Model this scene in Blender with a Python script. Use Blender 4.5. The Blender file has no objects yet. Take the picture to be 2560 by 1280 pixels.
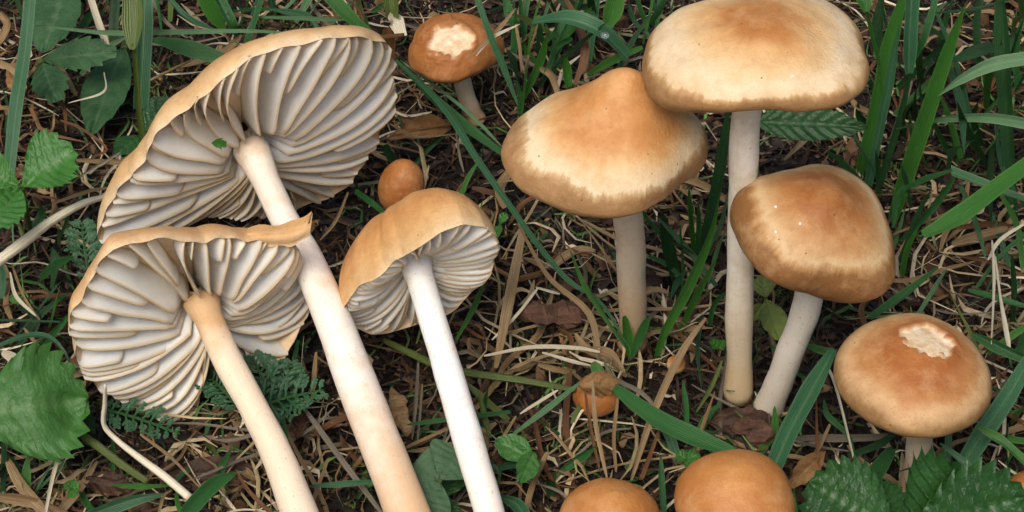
# Fairy-ring mushrooms in grass litter, macro scene.  1 Blender unit = 1 cm (unit scale 0.01).
import bpy, math, random
import numpy as np
from mathutils import Vector, noise as mnoise

random.seed(7); RNG = np.random.default_rng(11)
sc = bpy.context.scene
sc.unit_settings.scale_length = 0.01
COL = sc.collection

# ------------------------------------------------------------------ camera, sky, sun, exposure
PITCH = math.radians(46); HF = math.radians(25); DIST = 8.0 / math.tan(HF / 2); TH = math.tan(HF / 2)
CAM = np.array([0, -DIST * math.cos(PITCH), DIST * math.sin(PITCH)])
FW = np.array([0, math.cos(PITCH), -math.sin(PITCH)]); RT = np.array([1., 0, 0]); UP = np.array([0, math.sin(PITCH), math.cos(PITCH)])
cd = bpy.data.cameras.new('camera'); cd.angle = HF; cd.sensor_fit = 'HORIZONTAL'; cd.clip_start = 0.5; cd.clip_end = 2000
cam = bpy.data.objects.new('camera', cd); COL.objects.link(cam)
cam.location = CAM.tolist(); cam.rotation_euler = (math.pi / 2 - PITCH, 0, 0); sc.camera = cam

SUN_EL = math.radians(60); SUN_AZ = math.radians(205)      # azimuth clockwise from +Y: behind the camera, a little to its left
w = bpy.data.worlds.new('World'); sc.world = w; w.use_nodes = True
wn = w.node_tree; bg = wn.nodes['Background']
sky = wn.nodes.new('ShaderNodeTexSky'); sky.sky_type = 'NISHITA'; sky.sun_disc = False
sky.sun_elevation = SUN_EL; sky.sun_rotation = SUN_AZ; sky.dust_density = 5.0; sky.air_density = 0.8; sky.ozone_density = 1.0
wn.links.new(sky.outputs[0], bg.inputs[0]); bg.inputs[1].default_value = 0.10
sd = bpy.data.lights.new('sun', 'SUN'); sd.energy = 1.5; sd.angle = math.radians(28); sd.color = (1.0, 0.95, 0.88)
sun = bpy.data.objects.new('sun', sd); COL.objects.link(sun)
dirv = Vector((math.sin(SUN_AZ) * math.cos(SUN_EL), math.cos(SUN_AZ) * math.cos(SUN_EL), math.sin(SUN_EL)))
sun.rotation_euler = dirv.to_track_quat('Z', 'Y').to_euler(); sun.location = (dirv * 60)
vs = sc.view_settings; vs.view_transform = 'Standard'; vs.look = 'None'; vs.exposure = 0.47; vs.gamma = 1; vs.use_curve_mapping = False
sc.cycles.use_adaptive_sampling = True; sc.cycles.adaptive_threshold = 0.03; sc.cycles.max_bounces = 6; sc.cycles.diffuse_bounces = 3; sc.cycles.transparent_max_bounces = 4; sc.cycles.sample_clamp_indirect = 4

# ------------------------------------------------------------------ picture geometry: a pixel of the photograph to a point in the place
def ray(px, py): return FW + RT * ((px - 1280) / 1280 * TH) + UP * ((640 - py) / 1280 * TH)
def atz(px, py, z=0.):
    d = ray(px, py); return CAM + d * ((z - CAM[2]) / d[2])
def aty(px, py, y):
    d = ray(px, py); return CAM + d * ((y - CAM[1]) / d[1])
def atplane(px, py, p, n):
    d = ray(px, py); return CAM + d * (np.dot(p - CAM, n) / np.dot(d, n))
def unit(v): v = np.asarray(v, float); return v / (np.linalg.norm(v) + 1e-12)
def frame(n):
    n = unit(n); a = unit(np.array([1., 0, 0]) - n * n[0]); return a, np.cross(n, a), n
def nz(p, s=1.0, o=0.0): return mnoise.noise(Vector((p[0] * s + o, p[1] * s + o * 1.7, p[2] * s - o)))

# ------------------------------------------------------------------ object helpers
def wloc(o):
    l = np.zeros(3)
    while o is not None: l = l + np.array(o.location); o = o.parent
    return l
def mesh(name, V, F, attrs=None, smooth=True):
    me = bpy.data.meshes.new(name); V = np.asarray(V, float)
    me.from_pydata(V.tolist(), [], [tuple(int(i) for i in f) for f in F])
    if smooth: me.polygons.foreach_set('use_smooth', [True] * len(me.polygons))
    for k, a in (attrs or {}).items():
        a = np.asarray(a, np.float32)
        if a.ndim == 1: t = me.attributes.new(k, 'FLOAT', 'POINT'); t.data.foreach_set('value', a)
        elif a.shape[1] == 3: t = me.attributes.new(k, 'FLOAT_VECTOR', 'POINT'); t.data.foreach_set('vector', a.ravel())
        else: t = me.attributes.new(k, 'FLOAT_COLOR', 'POINT'); t.data.foreach_set('color', a.ravel())
    me.update(); return me
def link(name, me, mat=None, parent=None, loc=None):
    o = bpy.data.objects.new(name, me); COL.objects.link(o)
    if mat is not None and not me.materials: me.materials.append(mat)
    if parent is not None: o.parent = parent
    if loc is not None: o.location = [float(x) for x in loc]
    return o
def put(name, V, F, mat, parent=None, attrs=None, smooth=True):
    """mesh given in world coordinates; a top-level one gets its origin at its base"""
    V = np.asarray(V, float)
    if parent is None:
        l = np.array([V[:, 0].mean(), V[:, 1].mean(), V[:, 2].min()])
        return link(name, mesh(name, V - l, F, attrs, smooth), mat, None, l)
    return link(name, mesh(name, V - wloc(parent), F, attrs, smooth), mat, parent)
def thing(name, loc, label, cat, group=None):
    o = bpy.data.objects.new(name, None); COL.objects.link(o); o.location = [float(x) for x in loc]; o.empty_display_size = .2
    return tag(o, label, cat, group)
def tag(o, label=None, cat=None, group=None, kind=None):
    if label: o['label'] = label
    if cat: o['category'] = cat
    if group: o['group'] = group
    if kind: o['kind'] = kind
    return o
def grid_faces(nr, nc, wrap=False, off=0, flip=False):
    F = []
    for i in range(nr - 1):
        for j in range(nc if wrap else nc - 1):
            k = (j + 1) % nc; q = (off + i * nc + j, off + i * nc + k, off + (i + 1) * nc + k, off + (i + 1) * nc + j)
            F.append(q[::-1] if flip else q)
    return F
def smooth_path(P, n, W=None):
    """Catmull-Rom through P, n samples; W is interpolated along"""
    P = np.asarray(P, float); m = len(P)
    Q = np.vstack([2 * P[0] - P[1], P, 2 * P[-1] - P[-2]])
    u = np.linspace(0, m - 1 - 1e-6, n); i = np.floor(u).astype(int); f = (u - i)[:, None]
    a, b, c, d = Q[i], Q[i + 1], Q[i + 2], Q[i + 3]
    R = .5 * (2 * b + (c - a) * f + (2 * a - 5 * b + 4 * c - d) * f ** 2 + (3 * b - a - 3 * c + d) * f ** 3)
    if W is None: return R
    return R, np.interp(u, np.arange(m), W)

# ------------------------------------------------------------------ materials
class NT:
    def __init__(s, name):
        s.m = bpy.data.materials.new(name); s.m.use_nodes = True; s.t = s.m.node_tree; s.N = s.t.nodes
        s.b = s.N['Principled BSDF']; s.out = s.N['Material Output']
    def set(s, sock, v):
        if hasattr(v, 'is_output'): s.t.links.new(v, sock)
        elif v is not None: sock.default_value = v
    def node(s, typ, props=None, **inp):
        n = s.N.new('ShaderNode' + typ)
        for k, v in (props or {}).items(): setattr(n, k, v)
        for k, v in inp.items(): s.set(n.inputs[k.replace('_', ' ')], v)
        return n
    def attr(s, name): return s.node('Attribute', dict(attribute_name=name))
    def math(s, op, a, b=None, c=None, clamp=False):
        n = s.N.new('ShaderNodeMath'); n.operation = op; n.use_clamp = clamp
        for i, v in enumerate((a, b, c)):
            if v is not None: s.set(n.inputs[i], v)
        return n.outputs[0]
    def noise(s, vec, scale, detail=3, rough=.55, dist=0.):
        n = s.node('TexNoise', None, Scale=scale, Detail=detail, Roughness=rough, Distortion=dist)
        if vec is not None: s.set(n.inputs['Vector'], vec)
        return n.outputs[0]
    def ramp(s, f, stops, interp='LINEAR'):
        n = s.N.new('ShaderNodeValToRGB'); s.set(n.inputs[0], f); e = n.color_ramp.elements; n.color_ramp.interpolation = interp
        while len(e) > 1: e.remove(e[0])
        for i, (p, c) in enumerate(stops):
            x = e[0] if i == 0 else e.new(p)
            x.position = p; x.color = (*c, 1) if len(c) == 3 else c
        return n.outputs[0]
    def mix(s, f, a, b, mode='MIX'):
        n = s.N.new('ShaderNodeMix'); n.data_type = 'RGBA'; n.blend_type = mode
        s.set(n.inputs[0], f); s.set(n.inputs[6], (*a, 1) if isinstance(a, tuple) else a); s.set(n.inputs[7], (*b, 1) if isinstance(b, tuple) else b)
        return n.outputs[2]
    def obco(s): return s.node('TexCoord').outputs['Object']
    def scaled(s, v, sc3):
        n = s.node('Mapping'); s.set(n.inputs['Vector'], v); n.inputs['Scale'].default_value = sc3; return n.outputs[0]
    def bump(s, h, dist, strength=1.):
        n = s.node('Bump', None, Strength=strength, Distance=dist, Height=h); s.set(s.b.inputs['Normal'], n.outputs[0]); return n.outputs[0]
    def p(s, **k):
        for a, v in k.items(): s.set(s.b.inputs[a.replace('_', ' ')], v)
def sss(m, wt, radius=(1, .45, .2), scale=.12):
    m.b.inputs['Subsurface Weight'].default_value = wt; m.b.inputs['Subsurface Radius'].default_value = radius; m.b.inputs['Subsurface Scale'].default_value = scale
def mapr(m, v, a, b, c=0., d=1.):
    n = m.N.new('ShaderNodeMapRange'); m.set(n.inputs[0], v)
    for i, x in enumerate((a, b, c, d)): n.inputs[i + 1].default_value = x
    return n.outputs[0]

def cap_mat(name, stops, jag=.07, jscale=7., spot=.25, rough=.5, flesh=(.80, .62, .40)):
    m = NT(name); a = m.attr('pc'); xyz = m.node('SeparateXYZ', None, Vector=a.outputs['Vector']); t = xyz.outputs[2]
    o = m.obco()
    streak = m.noise(m.scaled(a.outputs['Vector'], (jscale, jscale, 1.6)), 1.0, 5, .75)
    big = m.noise(o, 1.1, 2, .5)
    speck = m.noise(o, 6.5, 5, .7); broad = m.noise(m.scaled(a.outputs['Vector'], (jscale * .28, jscale * .28, 1.)), 1.0, 2, .5)
    jj = m.math('ADD', m.math('MULTIPLY', m.math('SUBTRACT', streak, .5), .75), m.math('ADD', m.math('MULTIPLY', m.math('SUBTRACT', speck, .5), .55), m.math('MULTIPLY', m.math('SUBTRACT', broad, .5), 1.0)))
    tj = m.math('ADD', t, m.math('MULTIPLY', jj, m.math('MULTIPLY', mapr(m, t, .36, .5, .35, 1.), jag * 2.4)))
    tj = m.math('ADD', tj, m.math('MULTIPLY', m.math('SUBTRACT', big, .5), .30))
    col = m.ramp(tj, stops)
    mot = m.noise(o, 5.5, 4, .62)
    col = m.mix(mapr(m, mot, .40, .68, 0, .6), col, m.mix(1., col, (.80, .70, .58), 'MULTIPLY'))
    mo2 = m.noise(o, 2.3, 5, .7)
    col = m.mix(mapr(m, mo2, .5, .72, 0, .55), col, m.mix(.55, col, (.74, .50, .25)))
    fine = m.noise(o, 38., 3, .65)
    col = m.mix(mapr(m, fine, .58, .72, 0, spot), col, (.30, .14, .05))
    vor = m.node('TexVoronoi', None, Scale=5.5); m.set(vor.inputs['Vector'], o)
    pin = mapr(m, vor.outputs['Distance'], .05, .09, 1, 0)
    pick = m.math('GREATER_THAN', m.node('SeparateColor', None, Color=vor.outputs['Color']).outputs[0], .72)
    col = m.mix(m.math('MULTIPLY', m.math('MULTIPLY', pin, pick), .75), col, (.06, .03, .015))
    pt = m.attr('patch').outputs['Fac']
    fl = m.ramp(m.noise(o, 7., 4, .6), [(.35, (.62, .42, .22)), (.55, flesh), (.75, (.86, .76, .58))])
    col = m.mix(pt, col, fl)
    m.p(Base_Color=col, Roughness=m.math('ADD', rough - .08, m.math('MULTIPLY', mot, .2)), Specular_IOR_Level=.33)
    sss(m, .12, (1, .5, .22), .1)
    h = m.math('ADD', m.math('MULTIPLY', m.noise(o, 16., 4, .6), .6), m.math('MULTIPLY', streak, m.math('MULTIPLY', t, .35)))
    m.bump(m.math('ADD', h, m.math('MULTIPLY', m.noise(o, 70., 2), .25)), .032, .7)
    return m.m
TAN = (.58, .29, .10); PALE = (.72, .52, .29); CREAM = (.78, .62, .40); BRN = (.33, .155, .05); ORG = (.47, .19, .045)
MAT = {}
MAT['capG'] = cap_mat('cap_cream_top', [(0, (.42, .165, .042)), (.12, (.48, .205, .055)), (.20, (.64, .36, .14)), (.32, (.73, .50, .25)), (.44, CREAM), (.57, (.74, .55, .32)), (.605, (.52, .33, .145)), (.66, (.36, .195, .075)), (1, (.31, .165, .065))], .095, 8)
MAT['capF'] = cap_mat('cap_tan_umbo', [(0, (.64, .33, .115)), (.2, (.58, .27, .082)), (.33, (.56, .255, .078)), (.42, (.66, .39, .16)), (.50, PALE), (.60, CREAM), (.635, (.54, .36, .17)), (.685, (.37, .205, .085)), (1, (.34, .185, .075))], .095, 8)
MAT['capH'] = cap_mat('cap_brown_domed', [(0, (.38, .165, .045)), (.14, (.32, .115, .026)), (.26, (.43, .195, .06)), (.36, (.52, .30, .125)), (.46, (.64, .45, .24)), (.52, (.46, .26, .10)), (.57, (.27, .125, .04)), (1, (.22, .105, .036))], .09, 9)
MAT['capI'] = cap_mat('cap_round_tan', [(0, (.42, .16, .04)), (.22, (.36, .12, .027)), (.36, (.46, .22, .075)), (.45, (.58, .36, .17)), (.53, (.54, .34, .165)), (.64, (.31, .175, .068)), (1, (.25, .14, .052))], .08, 7, .7)
MAT['capO'] = cap_mat('cap_orange_button', [(0, (.58, .27, .08)), (.3, (.48, .19, .047)), (.6, (.44, .17, .04)), (1, (.30, .11, .026))], .05, 5, .3, .38)
MAT['capD'] = cap_mat('cap_russet', [(0, (.44, .175, .045)), (.4, (.36, .13, .03)), (.75, (.41, .165, .048)), (1, (.26, .1, .03))], .04, 6, .3, .45)
MAT['capA'] = cap_mat('cap_pale_rim', [(0, (.55, .27, .09)), (.6, (.62, .35, .14)), (.85, (.70, .46, .22)), (1, (.78, .6, .38))], .06, 9, .2)
MAT['capB'] = cap_mat('cap_tan_rim', [(0, (.58, .30, .11)), (.6, (.64, .36, .14)), (.85, (.66, .38, .16)), (1, (.74, .53, .3))], .05, 9, .3)
MAT['capC'] = cap_mat('cap_amber_streaked', [(0, (.60, .30, .10)), (.55, (.58, .28, .09)), (.78, (.66, .37, .14)), (.92, (.66, .43, .2)), (1, (.74, .55, .32))], .09, 12, .35)

def gill_mat():
    m = NT('gill_flesh'); a = m.attr('pc'); xyz = m.node('SeparateXYZ', None, Vector=a.outputs['Vector']); o = m.obco()
    e = m.ramp(xyz.outputs[1], [(0, (.82, .58, .35)), (.25, (.88, .81, .70)), (.75, (.90, .85, .76)), (.91, (.88, .79, .65)), (1, (.64, .43, .23))])
    e = m.mix(mapr(m, xyz.outputs[0], .84, 1., 0, .45), e, (.74, .55, .34))
    e = m.mix(mapr(m, m.noise(o, 4., 3), .45, .75, 0, .2), e, (.66, .53, .4))
    m.p(Base_Color=e, Roughness=.6, Specular_IOR_Level=.25); sss(m, .35, (1, .55, .3), .12)
    m.bump(m.noise(o, 30., 3), .01, .4); return m.m
MAT['gill'] = gill_mat()
def under_mat():
    m = NT('gill_bed'); o = m.obco()
    m.p(Base_Color=m.ramp(m.noise(o, 5, 3), [(.3, (.70, .47, .25)), (.7, (.78, .62, .42))]), Roughness=.7); sss(m, .2); return m.m
MAT['under'] = under_mat()
def stem_mat(name, top, mid, base, spk=.35):
    m = NT(name); a = m.attr('pc'); xyz = m.node('SeparateXYZ', None, Vector=a.outputs['Vector']); o = m.obco()
    fib = m.noise(m.scaled(a.outputs['Vector'], (5, 5, 3.)), 1., 4, .65)
    t = m.math('ADD', xyz.outputs[2], m.math('MULTIPLY', m.math('SUBTRACT', m.noise(o, 1.6, 3), .5), .3))
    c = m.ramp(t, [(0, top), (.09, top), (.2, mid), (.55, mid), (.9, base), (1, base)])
    c = m.mix(mapr(m, m.noise(o, 1.3, 6, .65), .48, .66, 0, .7), c, base)
    c = m.mix(mapr(m, m.noise(m.scaled(a.outputs['Vector'], (1.6, 1.6, 5.)), 1., 5, .7), .56, .74, 0, .35), c, m.mix(.5, base, (.42, .25, .12)))
    c = m.mix(mapr(m, fib, .5, .75, 0, .10), c, m.mix(.5, c, (.52, .33, .17)))
    c = m.mix(mapr(m, m.noise(o, 3.6, 6, .72), .57, .70, 0, .55), c, m.mix(.6, c, (.50, .30, .14)))
    c = m.mix(mapr(m, m.noise(o, 11., 5, .75), .62, .74, 0, .5), c, (.42, .26, .13))
    sp = m.noise(o, 26., 2, .5)
    c = m.mix(mapr(m, sp, .67, .73, 0, spk), c, (.16, .09, .05))
    m.p(Base_Color=c, Roughness=.55, Specular_IOR_Level=.35); sss(m, .3, (1, .6, .35), .14)
    m.bump(m.math('ADD', m.math('MULTIPLY', fib, .5), m.math('MULTIPLY', m.noise(o, 14, 4, .65), .7)), .016, .5); return m.m
MAT['stemA'] = stem_mat('stem_cream', (.84, .76, .63), (.90, .83, .72), (.72, .48, .27))
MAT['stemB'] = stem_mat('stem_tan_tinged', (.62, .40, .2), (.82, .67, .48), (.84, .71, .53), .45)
MAT['stemC'] = stem_mat('stem_white', (.80, .79, .75), (.92, .895, .84), (.88, .81, .70), .5)
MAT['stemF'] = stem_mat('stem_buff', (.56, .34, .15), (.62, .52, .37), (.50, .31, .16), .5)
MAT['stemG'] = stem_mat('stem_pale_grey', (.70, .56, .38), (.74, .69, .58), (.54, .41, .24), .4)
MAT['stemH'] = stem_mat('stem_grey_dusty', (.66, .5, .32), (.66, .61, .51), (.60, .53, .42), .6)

def leafy(name, col, col2, veins=60., trans=.35, rough=.42, edge=None, spec=.45, mid=0., streak=.4):
    """grass blade: pc = (across 0..1, along 0..1, random)"""
    m = NT(name); a = m.attr('pc'); xyz = m.node('SeparateXYZ', None, Vector=a.outputs['Vector']); o = m.obco()
    oi = m.node('ObjectInfo').outputs['Random']
    f = m.math('ADD', m.math('MULTIPLY', m.noise(o, 1.3, 3), .75), m.math('MULTIPLY', oi, .35))
    c = m.mix(mapr(m, f, .3, .8), col, col2)
    stk = m.noise(m.scaled(a.outputs['Vector'], (16., 2.2, 40.)), 1., 4, .7)
    c = m.mix(mapr(m, stk, .38, .68, streak, 0), c, m.mix(1., c, (.38, .36, .34) if streak > .5 else (.5, .55, .5), 'MULTIPLY'))
    vein = m.math('SINE', m.math('MULTIPLY', xyz.outputs[0], veins))
    c = m.mix(mapr(m, vein, -.2, 1, 0, .28), c, m.mix(1., c, (.55, .6, .5), 'MULTIPLY'))
    if mid: c = m.mix(mapr(m, m.math('ABSOLUTE', m.math('SUBTRACT', xyz.outputs[0], .5)), .02, .09, mid, 0), c, (.24, .34, .15))
    if edge: c = m.mix(mapr(m, m.math('ABSOLUTE', m.math('SUBTRACT', xyz.outputs[0], .5)), .38, .5, 0, .6), c, edge)
    c = m.mix(mapr(m, m.noise(o, 14., 4, .7), .60, .74, 0, .35), c, (.16, .13, .05))
    m.p(Base_Color=c, Roughness=rough, Specular_IOR_Level=spec)
    nb = m.bump(m.math('ADD', m.math('MULTIPLY', vein, .5), m.noise(o, 30, 2)), .012, .5)
    tr = m.node('BsdfTranslucent', None, Color=m.mix(1., c, (1.0, 1.1, .6), 'MULTIPLY'), Normal=nb)
    mx = m.node('MixShader', None, Fac=trans); m.t.links.new(m.b.outputs[0], mx.inputs[1]); m.t.links.new(tr.outputs[0], mx.inputs[2])
    m.t.links.new(mx.outputs[0], m.out.inputs[0]); return m.m
MAT['g_bright'] = leafy('grass_bright', (.045, .165, .022), (.07, .235, .035), edge=(.13, .26, .06))
MAT['g_mid'] = leafy('grass_mid', (.028, .125, .028), (.048, .18, .046), edge=(.10, .22, .07))
MAT['g_blue'] = leafy('grass_bluish', (.042, .15, .065), (.07, .205, .095), edge=(.14, .26, .13), mid=.25)
MAT['g_dark'] = leafy('grass_dark', (.014, .055, .015), (.03, .10, .03))
MAT['g_olive'] = leafy('grass_olive', (.12, .17, .035), (.17, .22, .06))
MAT['g_pale'] = leafy('grass_pale', (.10, .25, .11), (.17, .33, .16), edge=(.30, .36, .2), mid=.5)
MAT['tan'] = leafy('straw_tan', (.34, .215, .10), (.50, .36, .19), 50, .15, .6, spec=.3, streak=.85)
MAT['pale'] = leafy('straw_pale', (.66, .56, .39), (.80, .72, .56), 50, .15, .6, spec=.3, streak=.45)
MAT['stick'] = leafy('dry_stick_pale', (.72, .62, .43), (.84, .75, .57), 30, .0, .6, spec=.3, streak=.2)
MAT['brown'] = leafy('straw_brown', (.13, .058, .022), (.26, .12, .045), 50, .12, .55, spec=.35, streak=.85)
MAT['grey'] = leafy('straw_grey', (.20, .17, .125), (.33, .29, .22), 50, .1, .6, spec=.3, streak=.85)

def leaf_mat(name, c1, c2, veinc, rough=.4, spec=.5):
    """broad leaf: pc = (vein distance, across, along)"""
    m = NT(name); a = m.attr('pc'); xyz = m.node('SeparateXYZ', None, Vector=a.outputs['Vector']); o = m.obco()
    c = m.mix(mapr(m, m.noise(o, 2.2, 4, .6), .3, .7), c1, c2)
    c = m.mix(mapr(m, xyz.outputs[0], 0, .3, .55, 0), c, veinc)
    c = m.mix(mapr(m, m.noise(o, 9., 4, .7), .62, .76, 0, .4), c, (.13, .11, .035))
    m.p(Base_Color=c, Roughness=rough, Specular_IOR_Level=spec)
    h = m.math('ADD', m.math('MULTIPLY', m.noise(o, 17, 3, .6), .8), m.math('MULTIPLY', xyz.outputs[0], .6))
    nb = m.bump(h, .03, .7)
    tr = m.node('BsdfTranslucent', None, Color=m.mix(1., c, (1.0, 1.15, .5), 'MULTIPLY'), Normal=nb)
    mx = m.node('MixShader', None, Fac=.3); m.t.links.new(m.b.outputs[0], mx.inputs[1]); m.t.links.new(tr.outputs[0], mx.inputs[2])
    m.t.links.new(mx.outputs[0], m.out.inputs[0]); return m.m
MAT['leaf_bright'] = leaf_mat('leaf_bright', (.04, .16, .022), (.07, .235, .04), (.11, .23, .06))
MAT['leaf_soft'] = leaf_mat('leaf_soft', (.045, .155, .028), (.075, .215, .045), (.13, .26, .08), .45, .45)
MAT['leaf_dark'] = leaf_mat('leaf_dark', (.018, .075, .016), (.035, .12, .025), (.06, .15, .04), .36, .55)
MAT['leaf_dull'] = leaf_mat('leaf_dull', (.03, .095, .033), (.06, .145, .055), (.10, .18, .085), .55, .35)
MAT['leaf_grey'] = leaf_mat('leaf_greygreen', (.06, .13, .06), (.085, .165, .08), (.10, .17, .09), .6, .3)
MAT['leaf_yellow'] = leaf_mat('leaf_yellowing', (.16, .22, .03), (.24, .28, .06), (.2, .3, .08))
MAT['leaf_yarrow'] = leaf_mat('leaf_yarrow', (.02, .085, .03), (.04, .13, .05), (.05, .14, .06), .5)
MAT['deadleaf'] = leaf_mat('leaf_dead', (.035, .017, .01), (.09, .04, .02), (.11, .05, .026), .6, .4)
MAT['deadtan'] = leaf_mat('leaf_dead_tan', (.24, .12, .045), (.38, .22, .09), (.4, .26, .12), .6, .3)

def fibre_mat(name, rough=.65, trans=.0):
    m = NT(name); c = m.attr('col').outputs['Color']; o = m.obco()
    c = m.mix(mapr(m, m.noise(o, 8., 4, .7), .35, .75, 0, .6), c, m.mix(1., c, (.42, .36, .3), 'MULTIPLY'))
    m.p(Base_Color=c, Roughness=rough, Specular_IOR_Level=.3); m.bump(m.noise(o, 40, 2), .01, .5); return m.m
MAT['fibre'] = fibre_mat('litter_fibre')
def soil_mat():
    m = NT('soil'); o = m.obco(); n = m.noise(o, 3., 6, .7)
    c = m.ramp(n, [(.25, (.006, .0045, .0035)), (.5, (.016, .011, .007)), (.70, (.04, .027, .017)), (.88, (.09, .065, .04))])
    m.p(Base_Color=c, Roughness=.85, Specular_IOR_Level=.25); m.bump(m.math('ADD', n, m.noise(o, 18, 4, .7)), .15, .9); return m.m
MAT['soil'] = soil_mat()
def bark_mat(name, c1, c2):
    m = NT(name); o = m.obco(); n = m.noise(m.scaled(o, (2, 9, 9)), 1.5, 5, .7)
    m.p(Base_Color=m.mix(mapr(m, n, .3, .7), c1, c2), Roughness=.7); m.bump(n, .06, .8); return m.m
MAT['bark'] = bark_mat('bark_redbrown', (.035, .015, .008), (.14, .062, .03)); MAT['chip'] = bark_mat('wood_chip', (.18, .10, .04), (.40, .26, .12))
def plain(name, c, r=.5, **k):
    m = NT(name); m.p(Base_Color=(*c, 1), Roughness=r, **k); return m.m
MAT['speck'] = plain('white_sparkle', (.85, .83, .78), .4); MAT['drop'] = plain('water_drop', (.95, .97, .97), .03, Transmission_Weight=.95, IOR=1.33)  # plain white for the beads that stand in for water sparkles

# ------------------------------------------------------------------ ground
def axis(a, b, st, far):
    m = np.arange(a, b + st, st); k = np.array([1.5, 4, 10, 25, 60, 140, 300.])
    return np.concatenate([(a - k)[::-1], m, b + k]) if far else m
GX, GY = axis(-12, 12, .13, True), axis(-9, 12, .13, True)
GZ = np.zeros((len(GY), len(GX)))
for i, y in enumerate(GY):
    for j, x in enumerate(GX):
        GZ[i, j] = -.22 + .16 * mnoise.noise((x * .35, y * .35, 3)) + .10 * mnoise.noise((x * 1.1, y * 1.1, 7)) + .06 * mnoise.noise((x * 3.2, y * 3.2, 1))
def gh(x, y):
    x = np.asarray(x, float); y = np.asarray(y, float)
    i = np.clip(np.searchsorted(GY, y) - 1, 0, len(GY) - 2); j = np.clip(np.searchsorted(GX, x) - 1, 0, len(GX) - 2)
    u = np.clip((x - GX[j]) / (GX[j + 1] - GX[j]), 0, 1); v = np.clip((y - GY[i]) / (GY[i + 1] - GY[i]), 0, 1)
    return (GZ[i, j] * (1 - u) + GZ[i, j + 1] * u) * (1 - v) + (GZ[i + 1, j] * (1 - u) + GZ[i + 1, j + 1] * u) * v
XX, YY = np.meshgrid(GX, GY)
g = link('ground', mesh('ground', np.stack([XX.ravel(), YY.ravel(), GZ.ravel()], 1), grid_faces(len(GY), len(GX))), MAT['soil'])
tag(g, 'dark brown crumbly soil under the litter', 'ground', kind='structure')

# ------------------------------------------------------------------ shape builders
def tangents(P):
    T = np.gradient(P, axis=0); return T / (np.linalg.norm(T, axis=1, keepdims=True) + 1e-9)
def ribbon(P, W, nref, fold=.25, na=5, twist=0., rnd=.5):
    n = len(P); T = tangents(P); V = []; pc = []
    nref = unit(nref)
    for i in range(n):
        s = np.cross(T[i], nref); s = s / (np.linalg.norm(s) + 1e-9) if np.linalg.norm(s) > .05 else np.array([1., 0, 0])
        u = np.cross(s, T[i])
        a = twist * i / (n - 1); s, u = s * math.cos(a) + u * math.sin(a), u * math.cos(a) - s * math.sin(a)
        for j in range(na):
            x = j / (na - 1) * 2 - 1
            V.append(P[i] + s * x * W[i] / 2 + u * (abs(x) - .5) * fold * W[i]); pc.append((j / (na - 1), i / (n - 1), rnd))
    return np.array(V), grid_faces(n, na), np.array(pc)
def tube(P, R, ns=10, flat=1., caps=True, ref=(0, 0, 1)):
    n = len(P); T = tangents(P); V = []; pc = []; s0 = np.cross(T[0], np.array(ref, float) + 1e-3); s0 = unit(s0)
    for i in range(n):
        s0 = unit(s0 - T[i] * np.dot(s0, T[i])); u = np.cross(T[i], s0)
        for j in range(ns):
            a = 2 * math.pi * j / ns
            V.append(P[i] + s0 * math.cos(a) * R[i] + u * math.sin(a) * R[i] * flat); pc.append((math.cos(a), math.sin(a), i / (n - 1)))
    F = grid_faces(n, ns, True)
    if caps:
        F.append(tuple(range(ns))[::-1]); F.append(tuple(range((n - 1) * ns, n * ns)))
    return np.array(V), F, np.array(pc)

# ------------------------------------------------------------------ standing mushrooms
def cap_surface(p, nt, nph):
    t = np.linspace(0, 1, nt)[:, None]; ph = np.linspace(0, 2 * np.pi, nph, endpoint=False)[None, :]
    ang = t * math.radians(p['amax']); up = ang <= np.pi / 2
    rho = np.sin(np.minimum(ang, np.pi)) + 0 * ph
    z = np.where(up, p['H'] * np.maximum(np.cos(ang), 0), p['H'] * p['hc'] * np.cos(ang))
    z = z + p['umb'] * p['H'] * np.exp(-(rho / p['uw']) ** 2) * np.where(up, 1, 0)
    m = np.ones_like(ph); wv = np.zeros_like(ph)
    for k in range(4): m = m + p['F'][2 * k] * np.cos((k + 1) * ph) + p['F'][2 * k + 1] * np.sin((k + 1) * ph)
    for k in range(3): wv = wv + p['W'][2 * k] * np.cos((k + 1) * ph) + p['W'][2 * k + 1] * np.sin((k + 1) * ph)
    rr = rho * (1 + (m - 1) * np.minimum(t * 1.3, 1)) * p['R']; z = z + wv * p['R'] * t ** 2
    a, b, n = frame([p['tx'], p['ty'], 1.])
    P = np.asarray(p['c']) + (rr * np.cos(ph))[..., None] * a + (rr * np.sin(ph))[..., None] * b + z[..., None] * n
    pc = np.stack([np.cos(ph) + 0 * t, np.sin(ph) + 0 * t, t + 0 * ph], -1)
    return P, pc, (a, b, n)
def vnormals(P):
    dt = np.gradient(P, axis=0); dp = np.roll(P, -1, 1) - np.roll(P, 1, 1); N = np.cross(dt, dp)
    return N / (np.linalg.norm(N, axis=-1, keepdims=True) + 1e-9)
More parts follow.
